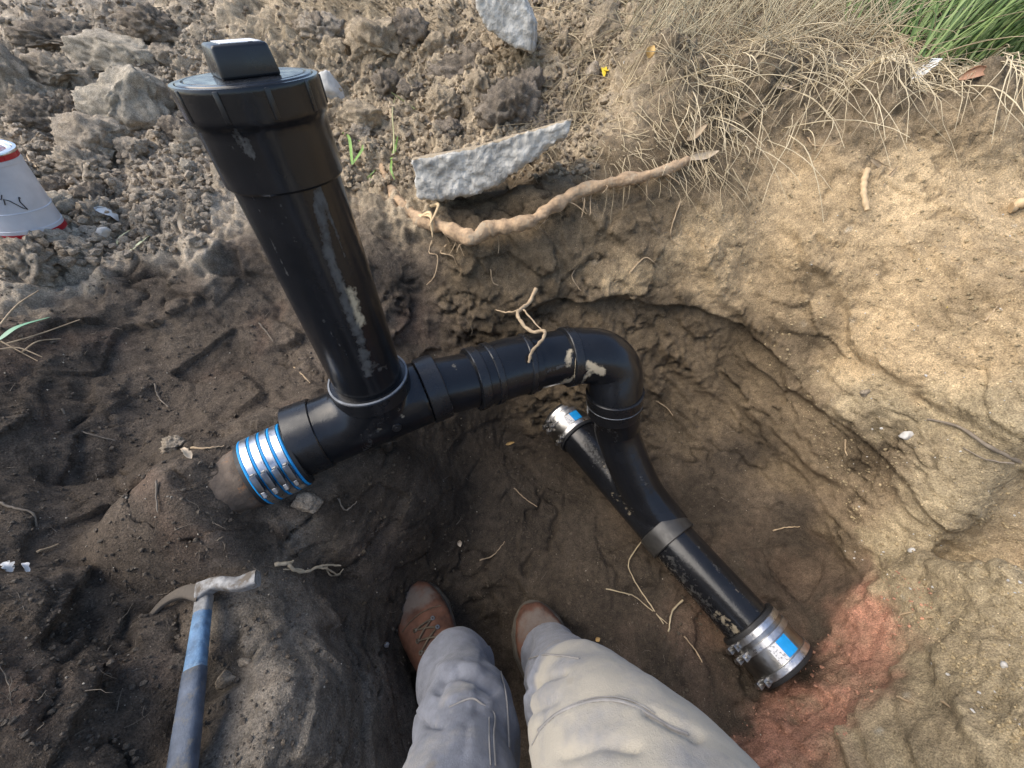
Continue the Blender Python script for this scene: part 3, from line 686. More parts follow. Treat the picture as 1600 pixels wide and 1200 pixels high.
# the two steel sleeves on the lower line
def sleeve(c0, c1, label, turn, lab_turn, muddy):
    dv = dirv(c0, c1); L0 = np.linalg.norm(np.asarray(c1)-np.asarray(c0))
    e = empty('steel_coupling', label, 'coupling', tuple((np.asarray(c0)+np.asarray(c1))/2-np.array([0,0,.066])), 'steel sleeve couplings on the lower line')
    part('rubber_sleeve', revolve([(.05,-.006),(.0655,-.006),(.0665,-.004),(.0665,.004),(.0645,.005),(.0645,L0-.005),(.0665,L0-.004),(.0665,L0+.004),(.0655,L0+.006),(.05,L0+.006)], c0, dv, 72), RUBBER, e)
    part('shield', revolve([(.0648,.010),(.0662,.010),(.0668,.0125),(.0662,.015),(.0662,L0-.015),(.0668,L0-.0125),(.0662,L0-.010),(.0648,L0-.010)], c0, dv, 96, 35), mat('muddy_shield', (.34,.335,.32), rough=.32, metal=1.0, var=.35, vscale=26, bump=.0006, bscale=120, attr2='scuff', attr2_col=(.2,.16,.11)), e)
    for t in (.10, .34, .90):
        cb = lerp(c0, c1, t)
        b = ring('clamp_band', cb, dv, .0684, .0655, .0125, STEEL, e, .0008)
        o = around(cb, dv, (0,0,1), turn); tng = Vector(dv).cross(o)
        cc = Vector(cb)+o*.0745
        for s in (-1, 1):
            part('bolt_lug', box((.013,.004,.014), axes(cc+tng*s*.011, o, dv), .001), STEEL_D, b)
        part('bolt', tube([cc-tng*.020, cc+tng*.024], .0028, 10), STEEL_D, b)
        part('bolt_nut', revolve([(0,0),(.006,0),(.006,.007),(0,.007)], cc+tng*.016, tng, 6, 30), STEEL, b)
    # label: white panel and blue panel wrapped on the shield
    for nm, a0, a1, mt in (('white_label', lab_turn, lab_turn+.32, lm), ('blue_label', lab_turn-.42, lab_turn-.003, BLUE)):
        V_ = []; F_ = []; n = 12
        for j in range(n+1):
            o = around(c0, dv, (0,0,1), a0+(a1-a0)*j/n)
            for h in (.44, .80):
                V_.append(Vector(lerp(c0, c1, h))+o*.0668); V_.append(Vector(lerp(c0, c1, h))+o*.0660)
        for j in range(n):
            q = j*4; F_ += [(q, q+4, q+6, q+2), (q+1, q+3, q+7, q+5), (q, q+1, q+5, q+4), (q+2, q+6, q+7, q+3)]
        F_ += [(0,2,3,1), (n*4, n*4+1, n*4+3, n*4+2)]
        part(nm, mesh(V_, F_, True, 30), mt, e)
    return e
sleeve(LC-ld*.075, LC+ld*.012, 'steel sleeve coupling with blue and white label at the near end of the lower pipe', math.radians(78), math.radians(14), True)
sleeve(LA-ld*.05, LA+ld*.035, 'steel sleeve coupling half buried behind the wye under the bend', math.radians(70), math.radians(10), True)

# ================================================================== STONES AND CLODS
_ico = {}
def ico(sub):
    if sub not in _ico:
        bm = bmesh.new(); bmesh.ops.create_icosphere(bm, subdivisions=sub, radius=1)
        _ico[sub] = (np.array([v.co[:] for v in bm.verts]), [tuple(v.index for v in f.verts) for f in bm.faces]); bm.free()
    return _ico[sub]
def lump(size, seed, sub=4, rough=.35, facets=7, crumb=.1):
    """an angular lump: a ball cut by random planes, then roughened"""
    V_, F_ = ico(sub); r_ = np.random.RandomState(seed); v = V_.copy()
    for k in range(facets):
        dn = r_.normal(size=3); dn /= np.linalg.norm(dn); h = r_.uniform(.5, .85); s = v@dn; ov = np.maximum(s-h, 0); v = v-dn[None]*(ov*.88)[:, None]
    nrm_ = V_
    v = v*(1+rough*fbm(V_*1.6, 3, seed % 97)[:, None])
    if crumb: v = v+nrm_*(crumb*(1.1*fbm(V_*4, 5, seed % 89+3, .7)+.9*(.5-worley(V_*3.4, seed % 31))+.6*(.5-worley(V_*7, seed % 31+1))+.35*fbm(V_*16, 3, seed % 83, .65))[:, None])
    return v*np.asarray(size)*.5, F_
def rotz(v, a, tilt=0, ta=0):
    c, s = math.cos(a), math.sin(a); v = v@np.array([[c, s, 0], [-s, c, 0], [0, 0, 1]])
    if tilt:
        q = Matrix.Rotation(tilt, 3, Vector((math.cos(ta), math.sin(ta), 0))); v = v@np.array(q).T
    return v
SOILS = {'grey': soil_mat('clod_grey', color=(.42,.35,.265), bump=.007), 'dark': soil_mat('clod_dark', color=(.26,.215,.165), bump=.008), 'tan': soil_mat('clod_tan', color=(.42,.335,.23), bump=.007), 'pale': soil_mat('clod_pale', color=(.47,.41,.32), bump=.007)}
STONE_W = mat('white_stone', (.52,.50,.46), rough=.9, var=.35, vscale=18, bump=.004, bscale=50)
CONC = mat('concrete_face', (.44,.43,.40), rough=.92, var=.28, vscale=22, bump=.006, bscale=45, bump2=.002, bscale2=160)
def clod(px, py, wpx, hpx, kind, label, name='soil_clod', cat='clod', seed=1, deep=None, sink=.46, ang=0, sub=4, group=None, material=None, rough=.3, crumb=.12, facets=7):
    p, nrm = hit(px, py+hpx*.28); depth = -((np.array(p)-CAM)@RM)[2]
    w = wpx*depth/FPX; h = hpx*depth/FPX
    if name == 'soil_clod': sub += 1; crumb = max(.13, crumb*1.5)
    v, F_ = lump((w*1.08, deep or w*.8, h*1.12), seed, sub, rough, facets, crumb)
    v = rotz(v, ang, .15*math.sin(seed), seed)
    me = mesh((v+np.array(p)+np.array([0, w*.12, h*(.5-sink)])), F_, True)
    return recenter(link(name, me, material or SOILS[kind], None, label, cat, group))
clod(188,150,140,105,'pale','large pale angular clod, biggest in the grey spoil left of the capped riser',seed=3,facets=10,crumb=.06)
clod(185,82,130,62,'pale','pale slab-like clod behind the large angular clod',seed=5,facets=9,crumb=.07)
clod(262,88,60,48,'grey','small upright grey clod right of the pale slab-like clod',seed=6)
clod(150,212,100,70,'grey','low grey clod tucked under the large angular clod',seed=8)
clod(15,115,85,120,'grey','rounded grey clod cut by the left picture edge',seed=9)
clod(28,402,95,88,'grey','rough grey clod lying against the foot of the can',seed=10,crumb=.2)
clod(236,98,48,40,'dark','dark brown clod between pale slab-like clod and riser cap',seed=12)
clod(100,108,90,56,'grey','grey crumbly clod left of the pale slab-like clod',seed=13,crumb=.2)
clod(60,175,80,50,'dark','dark crumbly clod above the can',seed=14,crumb=.2)
clod(275,200,52,42,'dark','dark clod just left of the riser collar',seed=15)
clod(292,232,42,28,'pale','small pale lump low beside the riser collar',seed=16,facets=9)
clod(205,228,40,34,'grey','small grey clod below the large angular clod',seed=17)
clod(125,255,80,58,'grey','crumbly grey clod right of the can',seed=18,crumb=.22)
clod(85,55,100,52,'dark','wide dark clod near the top left corner',seed=19,crumb=.2)
clod(240,35,90,46,'dark','dark crumbly clod at the top edge left of the square head',seed=20,crumb=.2)
clod(590,52,95,70,'tan','broad tan clod with dark hollow beneath, behind the riser collar',seed=21)
clod(722,98,118,66,'dark','long clod with dark broken face, left of the concrete block',seed=22,crumb=.16)
clod(803,165,100,84,'dark','round dark crumbly clod just above the pale concrete slab',seed=23,crumb=.2)
clod(570,178,84,46,'tan','flat-topped tan clod to the right of the riser',seed=24,facets=10,crumb=.06)
clod(562,204,34,24,'grey','small grey stone under the flat-topped tan clod',seed=25,facets=9)
clod(938,44,64,64,'tan','tan clod among straw at the top, right of the concrete block',seed=26)
clod(928,108,24,26,'grey','round grey pebble below the tan clod in the straw',name='pebble',cat='pebble',seed=27,crumb=.04,sub=3)
clod(690,158,56,44,'tan','knobbly tan clod left of the round dark clod',seed=28,crumb=.18)
clod(640,135,40,34,'dark','small dark clod above the yellow-tipped sprout',seed=29)
clod(500,42,70,48,'grey','grey clod at the top behind the riser cap',seed=30,crumb=.18)
clod(520,78,50,40,'tan','tan clod behind the right side of the riser cap',seed=31)
clod(520,132,46,66,'pale','white stone showing behind the right side of the riser collar',name='white_stone',cat='stone',seed=32,material=STONE_W,facets=11,crumb=.04,rough=.2)
clod(474,780,46,34,'grey','flat grey-brown stone on the bench under the four-clamp coupling',name='flat_stone',cat='stone',seed=33,sink=.55,facets=11,crumb=.04)
clod(352,1055,40,36,'grey','flat grey stone on the bench beside the hammer handle',name='flat_stone',cat='stone',seed=34,sink=.6,facets=11,crumb=.03)
clod(380,1034,26,20,'grey','small squarish stone above the flat stone by the hammer handle',name='flat_stone',cat='stone',seed=35,sink=.6,facets=11,crumb=.03,sub=3)
clod(165,364,22,20,'pale','small white stone fragment right of the can',name='stone_fragment',cat='stone',seed=36,material=STONE_W,facets=11,crumb=.05,sub=3,sink=.2)
clod(602,1006,12,12,'pale','tiny pale pebble beside the left boot',name='pebble',cat='pebble',seed=37,material=STONE_W,sub=2,crumb=.04)
clod(1418,679,18,16,'pale','white chalky pebble high on the right slope',name='pebble',cat='pebble',seed=38,material=STONE_W,sub=3,crumb=.08)
clod(1426,858,10,12,'pale','small white pebble above the red clay',name='pebble',cat='pebble',seed=39,material=STONE_W,sub=2,crumb=.06)
clod(1352,612,18,14,'grey','small grey stone lodged in the right slope',name='pebble',cat='pebble',seed=41,sub=3,crumb=.06)
clod(1570,1038,14,12,'pale','white chip at the right picture edge low on the bank',name='pebble',cat='pebble',seed=42,material=STONE_W,sub=2,crumb=.06)
clod(270,690,36,44,'grey','grey soil lump with a pale tip above the old pipe',seed=43,crumb=.2,sub=3)
# smaller clods filling the spoil, told apart by look and by the nearest thing one can find
r_ = np.random.RandomState(77)
MARKS = [(188,150,'the large pale angular clod'),(40,300,'the can'),(15,115,'the rounded clod at the left edge'),(85,50,'the wide dark clod in the top left corner'),(240,35,'the dark clod left of the square head'),(300,200,'the riser collar'),
         (165,350,'the white paper scrap'),(300,300,'the upper riser'),(590,52,'the broad tan clod'),(790,40,'the concrete block'),(803,165,'the round dark clod'),(722,98,'the long dark-faced clod'),(570,178,'the flat-topped tan clod'),(760,265,'the concrete slab'),(520,120,'the white stone'),(614,190,'the pale seedling'),(938,44,'the tan clod in the straw')]
seen = set()
for k in range(60):
    if k < 36: px, py = r_.uniform(0, 330), r_.uniform(10, 330); kd_ = ['grey','dark','grey','pale'][k % 4]; gp = 'clods in the grey spoil'
    else: px, py = r_.uniform(460, 900), r_.uniform(8, 215); kd_ = ['tan','dark','tan'][k % 3]; gp = 'clods in the brown spoil'
    s = r_.uniform(18, 46); m_ = min(MARKS, key=lambda q: (q[0]-px)**2+(q[1]-py)**2); dx, dy = px-m_[0], py-m_[1]
    side_ = ('right of' if dx > 0 else 'left of') if abs(dx) > abs(dy) else ('below' if dy > 0 else 'above')
    lab = '%s %s soil clod %s %s' % ('small' if s < 27 else 'middling' if s < 37 else 'stout', {'grey': 'grey', 'dark': 'dark brown', 'pale': 'pale grey', 'tan': 'tan'}[kd_], side_, m_[2])
    if lab in seen: continue
    seen.add(lab)
    clod(px, py, s*1.25, s, kd_, lab, seed=200+k, sub=3, group=gp, crumb=.28, ang=r_.uniform(0, 6))

# concrete slab jutting from the bank: flat soil-dusted top, rough pale broken face
def broken_block(outline, top_n, depth_v, seed, amp=.012, nz=10):
    """outline: world points of the visible face, extruded back by depth_v; broken all over"""
    bm = bmesh.new(); fr_ = [bm.verts.new(Vector(p)) for p in outline]; bk_ = [bm.verts.new(Vector(p)+Vector(depth_v)) for p in outline]
    bm.faces.new(fr_); bm.faces.new(bk_[::-1]); n = len(outline)
    for i in range(n): bm.faces.new((fr_[i], bk_[i], bk_[(i+1) % n], fr_[(i+1) % n]))
    bmesh.ops.recalc_face_normals(bm, faces=bm.faces); me = bpy.data.meshes.new('x'); bm.to_mesh(me); bm.free()
    me = remesh(me, .0045, 3); c = coords(me); nr = normals(me)
    dsp = amp*1.2*fbm(c*20, 5, seed, .65)+amp*.35*(.5-worley(c*30, seed % 9))+amp*.5*fbm(c*90, 2, seed+1)
    up = np.clip(nr[:, 2], 0, 1)
    set_coords(me, c+nr*(dsp*(1-.7*up))[:, None]); set_attr(me, 'mud', .75*sstep(.35, .8, up)+.1); set_attr(me, 'scuff', .35*sstep(.1,.5,fbm(c*12, 3, seed)))
    return me
SLAB = mat('broken_concrete', (.52,.495,.44), rough=.93, var=.38, vscale=26, bump=.006, bscale=42, bump2=.002, bscale2=170, attr='mud', attr_col=(.34,.27,.18), attr2='scuff', attr2_col=(.30,.28,.245), edge=.3)
yb = .935
face = [Py(px, py, yb-.02*(px-640)/260) for px, py in ((641,248),(690,240),(745,229),(800,212),(850,198),(898,184),(886,214),(850,235),(815,262),(770,290),(735,305),(690,313),(655,308))]
recenter(link('concrete_slab', broken_block(face, None, (0.0,.13,-.030), 61), SLAB, label='big pale broken concrete slab jutting from the bank above the thick root', cat='concrete'))
face = [Py(px, py, 1.45) for px, py in ((742,-10),(815,-12),(832,30),(830,82),(800,72),(765,48),(748,22))]
recenter(link('concrete_block', broken_block(face, None, (0.03,.25,-.02), 63, .010), SLAB, label='pale concrete block half buried at the top edge of the spoil', cat='concrete'))

# loose crumbs
def crumbs(name, n, region, size, mt, label, seed, lift=.3, sub=1):
    r_ = np.random.RandomState(seed); V_ = []; F_ = []; base = 0
    shapes = [lump((1,1,1), seed+k, sub, .55, 9, 0.0) for k in range(24)]
    for k in range(n):
        px, py = region(r_); p, nrm = hit(px, py)
        if (np.array(p)-CAM)@np.array(ray(px, py)) > 6: continue
        s = size[0]*(size[1]/size[0])**(r_.rand()**2.2)
        v, f = shapes[k % 24]; v = rotz(v*np.array([1, r_.uniform(.6, 1), r_.uniform(.5, .9)])*s, r_.uniform(0, 6.3), r_.uniform(0, .8), r_.uniform(0, 6))
        V_.append(v+np.array(p)+np.array(nrm)*s*lift*.5); F_ += [tuple(i+base for i in t) for t in f]; base += len(v)
    return link(name, mesh(np.concatenate(V_), F_, False), mt, None, label, 'soil', None, 'stuff')
def quad(a, b, c, d_):
    a, b, c, d_ = map(np.array, (a, b, c, d_))
    def f(r_):
        u, v = r_.rand(), r_.rand(); p = (a*(1-u)+b*u)*(1-v)+(d_*(1-u)+c*u)*v; return p[0], p[1]
    return f
crumbs('loose_soil_crumbs', 4200, quad((0,0),(340,0),(330,380),(0,440)), (.004,.034), SOILS['grey'], 'loose grey crumbs covering the spoil on the left', 301, .5, 1)
crumbs('loose_soil_crumbs', 4200, quad((450,0),(980,0),(930,270),(540,300)), (.004,.030), SOILS['tan'], 'loose brown crumbs covering the spoil right of the riser', 302, .5, 1)
crumbs('loose_soil_crumbs', 900, quad((0,0),(980,0),(900,200),(0,380)), (.006,.030), SOILS['dark'], 'dark damp crumbs mixed into the spoil', 303, .5, 1)
crumbs('bank_crumbs', 4200, quad((1000,200),(1600,200),(1600,1200),(1380,900)), (.0015,.010), soil_mat('crumb_bank', color=(.36,.285,.17), bump=.003), 'small crumbs sprinkled over the tan slope', 304, .4)
crumbs('floor_crumbs', 3600, quad((560,620),(1150,640),(1180,1180),(560,1100)), (.0015,.011), soil_mat('crumb_floor', color=(.11,.088,.062), bump=.003), 'small crumbs on the damp pit floor', 305, .4)
crumbs('bench_crumbs', 3000, quad((0,430),(560,430),(560,1200),(0,1200)), (.0015,.010), soil_mat('crumb_bench', color=(.12,.10,.078), bump=.003), 'dark crumbs over the shaded left bank and bench', 306, .4)
crumbs('pale_grit', 700, quad((0,430),(1150,640),(1250,1190),(0,1190)), (.001,.0045), mat('pale_grit', (.42,.37,.29), rough=.9, var=.3), 'pale grit specks over the pit floor and left bank', 307, .6)
crumbs('red_clay_crumbs', 380, quad((1405,885),(1470,930),(1290,1195),(1130,1150)), (.002,.009), soil_mat('crumb_red', color=(.47,.25,.165), bump=.003), 'red clay crumbs along the foot of the right bank', 309, .4)
crumbs('chalk_specks', 160, quad((1150,350),(1600,300),(1600,1190),(1350,950)), (.002,.008), STONE_W, 'white chalky specks in the right slope', 308, .5)

# ================================================================== ROOTS, STRAW, PLANTS
BARK = mat('root_bark', (.40,.275,.165), rough=.9, var=.45, vscale=45, bump=.005, bscale=60, attr='mud', attr_col=(.38,.30,.205), bump2=.002, bscale2=200, mscale=50)
ROOT = mat('thin_root', (.42,.31,.19), rough=.8, var=.3, vscale=60)
ROOT_D = mat('dusty_root', (.20,.165,.125), rough=.9, var=.3, vscale=60)
STRAW = mat('dry_straw', (.46,.37,.23), rough=.7, var=.35, vscale=9)
STRAW_Y = mat('yellow_straw', (.62,.47,.12), rough=.6, var=.15, vscale=30)
WOODP = mat('torn_wood', (.68,.50,.28), rough=.7, var=.2, vscale=60)
def lay(pp, lift=.004):
    out = []
    for q in pp:
        p, nrm = hit(q[0], q[1]); out.append(np.array(p)+np.array(nrm)*(q[2] if len(q) > 2 else lift))
    return out
def root_thing(name, label, cat, strands, material, n=8, group=None, wob=.0015):
    """strands: (pixels laid on the soil, start radius, end radius); first is the stem, the rest are its branches"""
    obs = None
    for k, (pp, r0, r1) in enumerate(strands):
        q = lay(pp) if not isinstance(pp[0], np.ndarray) else pp
        q = smooth_path(q, 6); q = [p+np.array([pnoise(np.array([[i*.6, k*3.1, s*5.]]), 3)[0] for s in range(3)])*wob for i, p in enumerate(q)]
        rr = [r0+(r1-r0)*i/(len(q)-1) for i in range(len(q))]; rr = [r*(1+.15*math.sin(i*1.7+k)) for i, r in enumerate(rr)]
        me = tube(q, rr, n)
        if obs is None: obs = recenter(link(name, me, material, None, label, cat, group))
        else: part('branch', me, material, obs)
    return obs
# thick root along the rim
rp_ = [Pz(a[0], a[1], a[2]-.006) for a in ((596,238,.730),(602,275,.705),(622,312,.692),(655,342,.680),(695,356,.678),(738,372,.676),(765,358,.688),(800,352,.697),(832,344,.705),(866,321,.722),(905,300,.738),(950,287,.752),(1000,276,.762),(1040,266,.770),(1075,250,.778))]
q = smooth_path(rp_, 8); L_n = len(q)
rr = [float(np.interp(i/L_n, [0, .15, .35, .6, 1], [.009, .013, .0175, .014, .0105]))*(1+.12*math.sin(i*.55)+.08*math.sin(i*1.3+1)) for i in range(L_n)]
rm = tube(q, rr, 20); c = coords(rm); set_coords(rm, c+normals(rm)*(fbm(c*40, 4, 70)*.008)[:, None]); set_attr(rm, 'mud', .42+.25*fbm(coords(rm)*18, 3, 71)); set_attr(rm, 'scuff', np.zeros(len(rm.vertices)))
rt = recenter(link('tree_root', rm, BARK, None, 'thick tan root running along the rim below the concrete slab', 'root'))
for k in range(26):                               # fine side roots off the thick one
    i = random.randrange(6, L_n-4); b0 = np.array(q[i]); v = np.array([random.gauss(0, .8), random.gauss(-.5, .5), random.gauss(-.7, .5)]); v /= np.linalg.norm(v); pl_ = [b0]
    for j in range(4): v = v+np.array([random.gauss(0, .3) for _ in range(3)])+np.array([0, 0, -.15]); v /= np.linalg.norm(v); pl_.append(pl_[-1]+v*random.uniform(.008, .02))
    part('side_root', tube(smooth_path(pl_, 3), [.0016*(1-.6*j/12) for j in range(13)], 5), ROOT, rt)
for pp in (((672,343,.03),(690,352,.042),(697,372,.04)),((668,338,.03),(684,345,.045),(690,366,.045)),((676,340,.03),(690,346,.048),(695,360,.048))):
    part('splinter', tube(smooth_path(lay(pp), 5), [.004,.004,.0042,.004,.004,.0036,.003,.0028,.0025,.002,.001][:11], 6), WOODP, rt)
root_thing('hanging_root', 'pale forked root hanging over the bend of the black pipe', 'root', [
    ([np.array(Py(*a)) for a in ((838,450,.74),(826,474,.72),(810,486,.69),(812,500,.66),(830,518,.62),(850,517,.60),(848,530,.575),(832,548,.565),(826,566,.555))], .0045, .0028),
    ([np.array(Py(*a)) for a in ((810,486,.69),(790,488,.72),(775,484,.76))], .0025, .001), ([np.array(Py(*a)) for a in ((818,484,.68),(832,500,.64),(846,516,.61))], .002, .001)], ROOT)
root_thing('bare_twig', 'pale forked bare twig lying on the bench above the boots', 'twig', [
    ([(425,886,.006),(440,884,.012),(448,894,.012),(470,896,.010),(490,886,.012),(505,880,.012),(530,878,.008)],.0036,.0016),([(490,886,.012),(510,886,.012),(525,892,.01),(538,884,.008)],.0022,.001),([(440,884,.012),(450,876,.012)],.003,.002),([(470,896,.01),(460,893,.01),(438,893,.006)],.0022,.0012),([(505,880,.012),(515,892,.01),(528,896,.006)],.0018,.0008)], mat('pale_twig', (.46,.38,.26), rough=.8, var=.25, vscale=60))
root_thing('straw_stalk', 'long bent straw stalk crossing the floor beside the lower pipe', 'straw', [([(1008,838,.012),(985,880,.012),(990,905,.008),(1012,940,.006),(1036,975,.004)],.0016,.0012)], STRAW)
root_thing('straw_stalk', 'thin straw stalk joining the long bent straw from the left', 'straw', [([(946,921,.006),(985,929,.008),(1008,946,.006),(1042,974,.004)],.0015,.001)], STRAW)
root_thing('straw_stalk', 'short thick straw piece right of the crossed stalks', 'straw', [([(1064,937,.008),(1050,960,.008),(1044,988,.006)],.0024,.0018)], STRAW)
root_thing('straw_stalk', 'straight grey straw piece left of the near steel coupling', 'straw', [([(1067,994,.006),(1082,1014,.006),(1097,1036,.006)],.0016,.0014)], ROOT)
root_thing('yellow_stalk', 'single bright yellow grass stalk slanting in from the right edge', 'grass stalk', [([np.array(Py(1612,335,.86)), np.array(Py(1545,405,.80)), np.array(hit(1480,480)[0])],.0014,.001)], STRAW_Y, wob=.0003)
root_thing('root_stub', 'pale cut root stub poking from the bank under the litter', 'root', [([(1352,268,.004),(1346,290,.02),(1341,310,.025),(1344,336,.028)],.0065,.0055)], mat('pale_root', (.52,.38,.22), rough=.75, var=.25, vscale=50))
root_thing('root_stub', 'pale cut root stub at the right edge of the bank', 'root', [([(1610,322,.01),(1590,324,.014),(1570,326,.012)],.011,.009)], mat('pale_root'))
root_thing('root_strand', 'grey root strand across the right edge of the slope', 'root', [([(1450,655,.002),(1500,668,.006),(1545,695,.008),(1605,732,.008)],.0022,.0042),([(1575,722,.008),(1540,716,.006),(1505,700,.002)],.0018,.001)], ROOT_D)
LONE = [('thin pale root dangling under the splintered part of the thick root',[(676,376),(672,394),(684,400),(680,430),(668,446)]),('short forked rootlet below the bend of the thick root',[(700,382),(690,394),(708,400),(714,414)]),
 ('long thin root hanging on the tan wall right of the thick root',[(1062,314),(1050,350),(1048,374),(1066,384)]),('curved rootlet on the wall above the bend',[(905,415),(893,430),(903,450),(910,454)]),('arched rootlet on the wall left of the long thin root',[(985,425),(1005,403),(1022,408),(1030,422)]),
 ('thin root on the dark bank left of the riser foot',[(404,505),(418,520),(428,534)]),('pale rootlet near the foot of the riser on its left',[(458,576),(474,586),(486,600)]),('thin rootlet on the dark left bank above the old pipe',[(240,600),(250,622),(264,637)]),
 ('long thin root across the dark left bank',[(94,640),(115,665),(140,680),(180,690)]),('knotted root at the left edge of the dark bank',[(0,785),(20,795),(48,806),(62,832)]),('short pale straw on the dark bank at lower left',[(55,866),(88,854)]),
 ('pale root lying above the four-clamp coupling',[(300,703),(325,702),(348,698)]),('thin upright straw on the old pipe',[(248,752),(250,800)]),('small root on the slope right of the near steel coupling',[(1208,830),(1225,824),(1250,822)]),
 ('short crooked root on the right slope',[(1320,686),(1322,702),(1323,711)]),('rootlet under the right bank crack by the red clay',[(1410,962),(1430,952)]),('forked yellowish root above the red clay',[(1450,966),(1470,962),(1495,966)]),
 ('thin root on the floor right of the wye',[(1025,626),(1042,636),(1052,648)]),('thin rootlet on the wall left of the hanging root',[(765,420),(770,440),(778,446)]),('rootlet low on the near right bank',[(1405,1092),(1430,1102)]),('thin straw on the near right bank',[(1475,1100),(1492,1112),(1505,1126)]),
 ('small root on the bench by the dark crack',[(530,780),(538,796),(556,782)]),('small twig on the floor below the tee',[(750,875),(772,866),(788,846)]),('thin straw on the floor left of the wye',[(802,763),(820,780),(838,792)]),('hooked thin straw lying over the grey spoil by the can',[(60,262),(44,240),(60,210),(90,204),(115,206)]),
 ('straw leaning on the riser from the left',[(252,164),(297,186),(320,218),(342,248)]),('thin straw lying across the slope below the yellow stalk',[(1540,500),(1555,486),(1562,475)]),('thin curved root along the litter edge',[(1260,215),(1275,228),(1310,226),(1330,205)])]
for lb_, pp in LONE:
    root_thing('straw' if 'straw' in lb_ else 'thin_root', lb_, 'straw' if 'straw' in lb_ else 'root', [([(a, b, .004) for a, b in pp], .0017, .0010)], ROOT if pp[0][0] > 560 or 'pale' in lb_ or pp[0][1] < 300 else ROOT_D, 6)
def blades(name, specs, material, label, n=3, kind='stuff'):
    V_ = []; F_ = []
    for pts_, r0 in specs:
        m_ = len(pts_); v, f = tube_data(pts_, [r0*(1-.75*i/(m_-1)) for i in range(m_)], n, False, len(V_)); V_ += v; F_ += f
    return link(name, mesh(V_, F_), material, None, label, 'grass', None, kind)
def stalk(x, y, ang, length, rise, droop, k=6, wob=.1):
    """a stalk leaving the ground at x, y, arching over and following the ground"""
    out = []; z0 = float(H(x, y)); a = ang
    px, py = x, y
    for i in range(k+1):
        t = i/k; out.append(np.array([px, py, max(z0+length*(rise*t-droop*t*t), float(H(px, py))+.004+.02*t)]))
        a += random.uniform(-wob, wob); px += math.cos(a)*length/k*(1-.5*rise); py += math.sin(a)*length/k*(1-.5*rise)
    return out
sp = []
for k in range(2600):                                        # matted straw over the right rim
    x = random.uniform(.10, 2.3); y = (1.13 if x < .75 else 1.0+.1*random.random())+1.15*random.random()**1.3
    if x < .5 and random.random() < .55: continue
    sp.append((stalk(x, y, random.choice([math.radians(235), math.radians(60), random.uniform(0, 6.3)])+random.gauss(0, .4), random.uniform(.08, .34), random.uniform(.05, .5), random.uniform(.1, .5)), random.uniform(.0008, .0020)))
blades('dry_grass', sp, STRAW, 'matted dry straw over the rim on the right')
sp = []
for k in range(420):                                        # long loose straws drooping over the bank
    x = random.uniform(.45, 1.7); y = random.uniform(1.08, 1.35)-.08*(x > .9)
    sp.append((stalk(x, y, math.radians(random.choice([-110, -95, -125, 50]))+random.gauss(0, .35), random.uniform(.12, .36), random.uniform(.1, .45), random.uniform(.2, .6), 7, .14), random.uniform(.0010, .0021)))
blades('dry_grass', sp, mat('pale_straw', (.56,.47,.31), rough=.7, var=.3, vscale=9), 'long pale straws drooping over the right bank')
sp = []
for k in range(800):                                        # upright dead stems at the top
    x = random.uniform(.35, 1.25); y = 1.38+1.2*random.random()**1.4
    sp.append((stalk(x, y, math.radians(35)+random.gauss(0, 1.0), random.uniform(.15, .5), random.uniform(.4, 1.0), random.uniform(.05, .35), wob=.06), random.uniform(.0009, .0022)))
blades('dry_grass', sp, mat('grey_straw', (.40,.34,.22), rough=.8, var=.35, vscale=8), 'leaning dead stems behind the matted straw')
sp = []
for k in range(420):                                        # fine roots and stalks straggling over the brown spoil
    px, py = random.uniform(820, 1150), random.uniform(30, 270)
    p, nrm = hit(px, py); a = random.gauss(math.radians(-65), .7); L0 = random.uniform(.03, .16)
    q = [np.array(p)+np.array(nrm)*.004]
    for i in range(5):
        a += random.uniform(-.35, .35); g = q[-1]+np.array([math.cos(a), math.sin(a), 0])*L0/5
        g[2] = max(float(H(g[0], g[1]))+.006, g[2]-L0*.10); q.append(g)
    sp.append((q, random.uniform(.0006, .0015)))
blades('straggling_straw', sp, STRAW, 'thin dry stems and rootlets straggling over the brown spoil')
sp = []
for k in range(900):                                         # hair roots in the banks
    px, py = random.choice([(random.uniform(540, 700), random.uniform(230, 420)), (random.uniform(560, 1150), random.uniform(330, 520)), (random.uniform(0, 420), random.uniform(300, 1190)), (random.uniform(560, 1150), random.uniform(640, 1150)), (random.uniform(200, 420), random.uniform(280, 370))])
    p, nrm = hit(px, py); q = [np.array(p)]; v = np.array([random.gauss(0, 1), random.gauss(0, 1), random.gauss(-.4, .6)]); v /= np.linalg.norm(v); L0 = random.uniform(.006, .03)
    for i in range(4):
        v = v+np.array([random.gauss(0, .35) for _ in range(3)]); v /= np.linalg.norm(v); q.append(q[-1]+(v-np.array(nrm)*min(0, v@np.array(nrm)))*L0/4+np.array(nrm)*.0006)
    sp.append((q, random.uniform(.0003, .0008)))
blades('hair_roots', sp, ROOT_D, 'hair-thin root ends and fibres all over the dug soil')
GREEN = mat('green_grass', (.075,.13,.03), rough=.55, var=.45, vscale=6); GREEN2 = mat('pale_green_grass', (.18,.25,.08), rough=.55, var=.35, vscale=6)
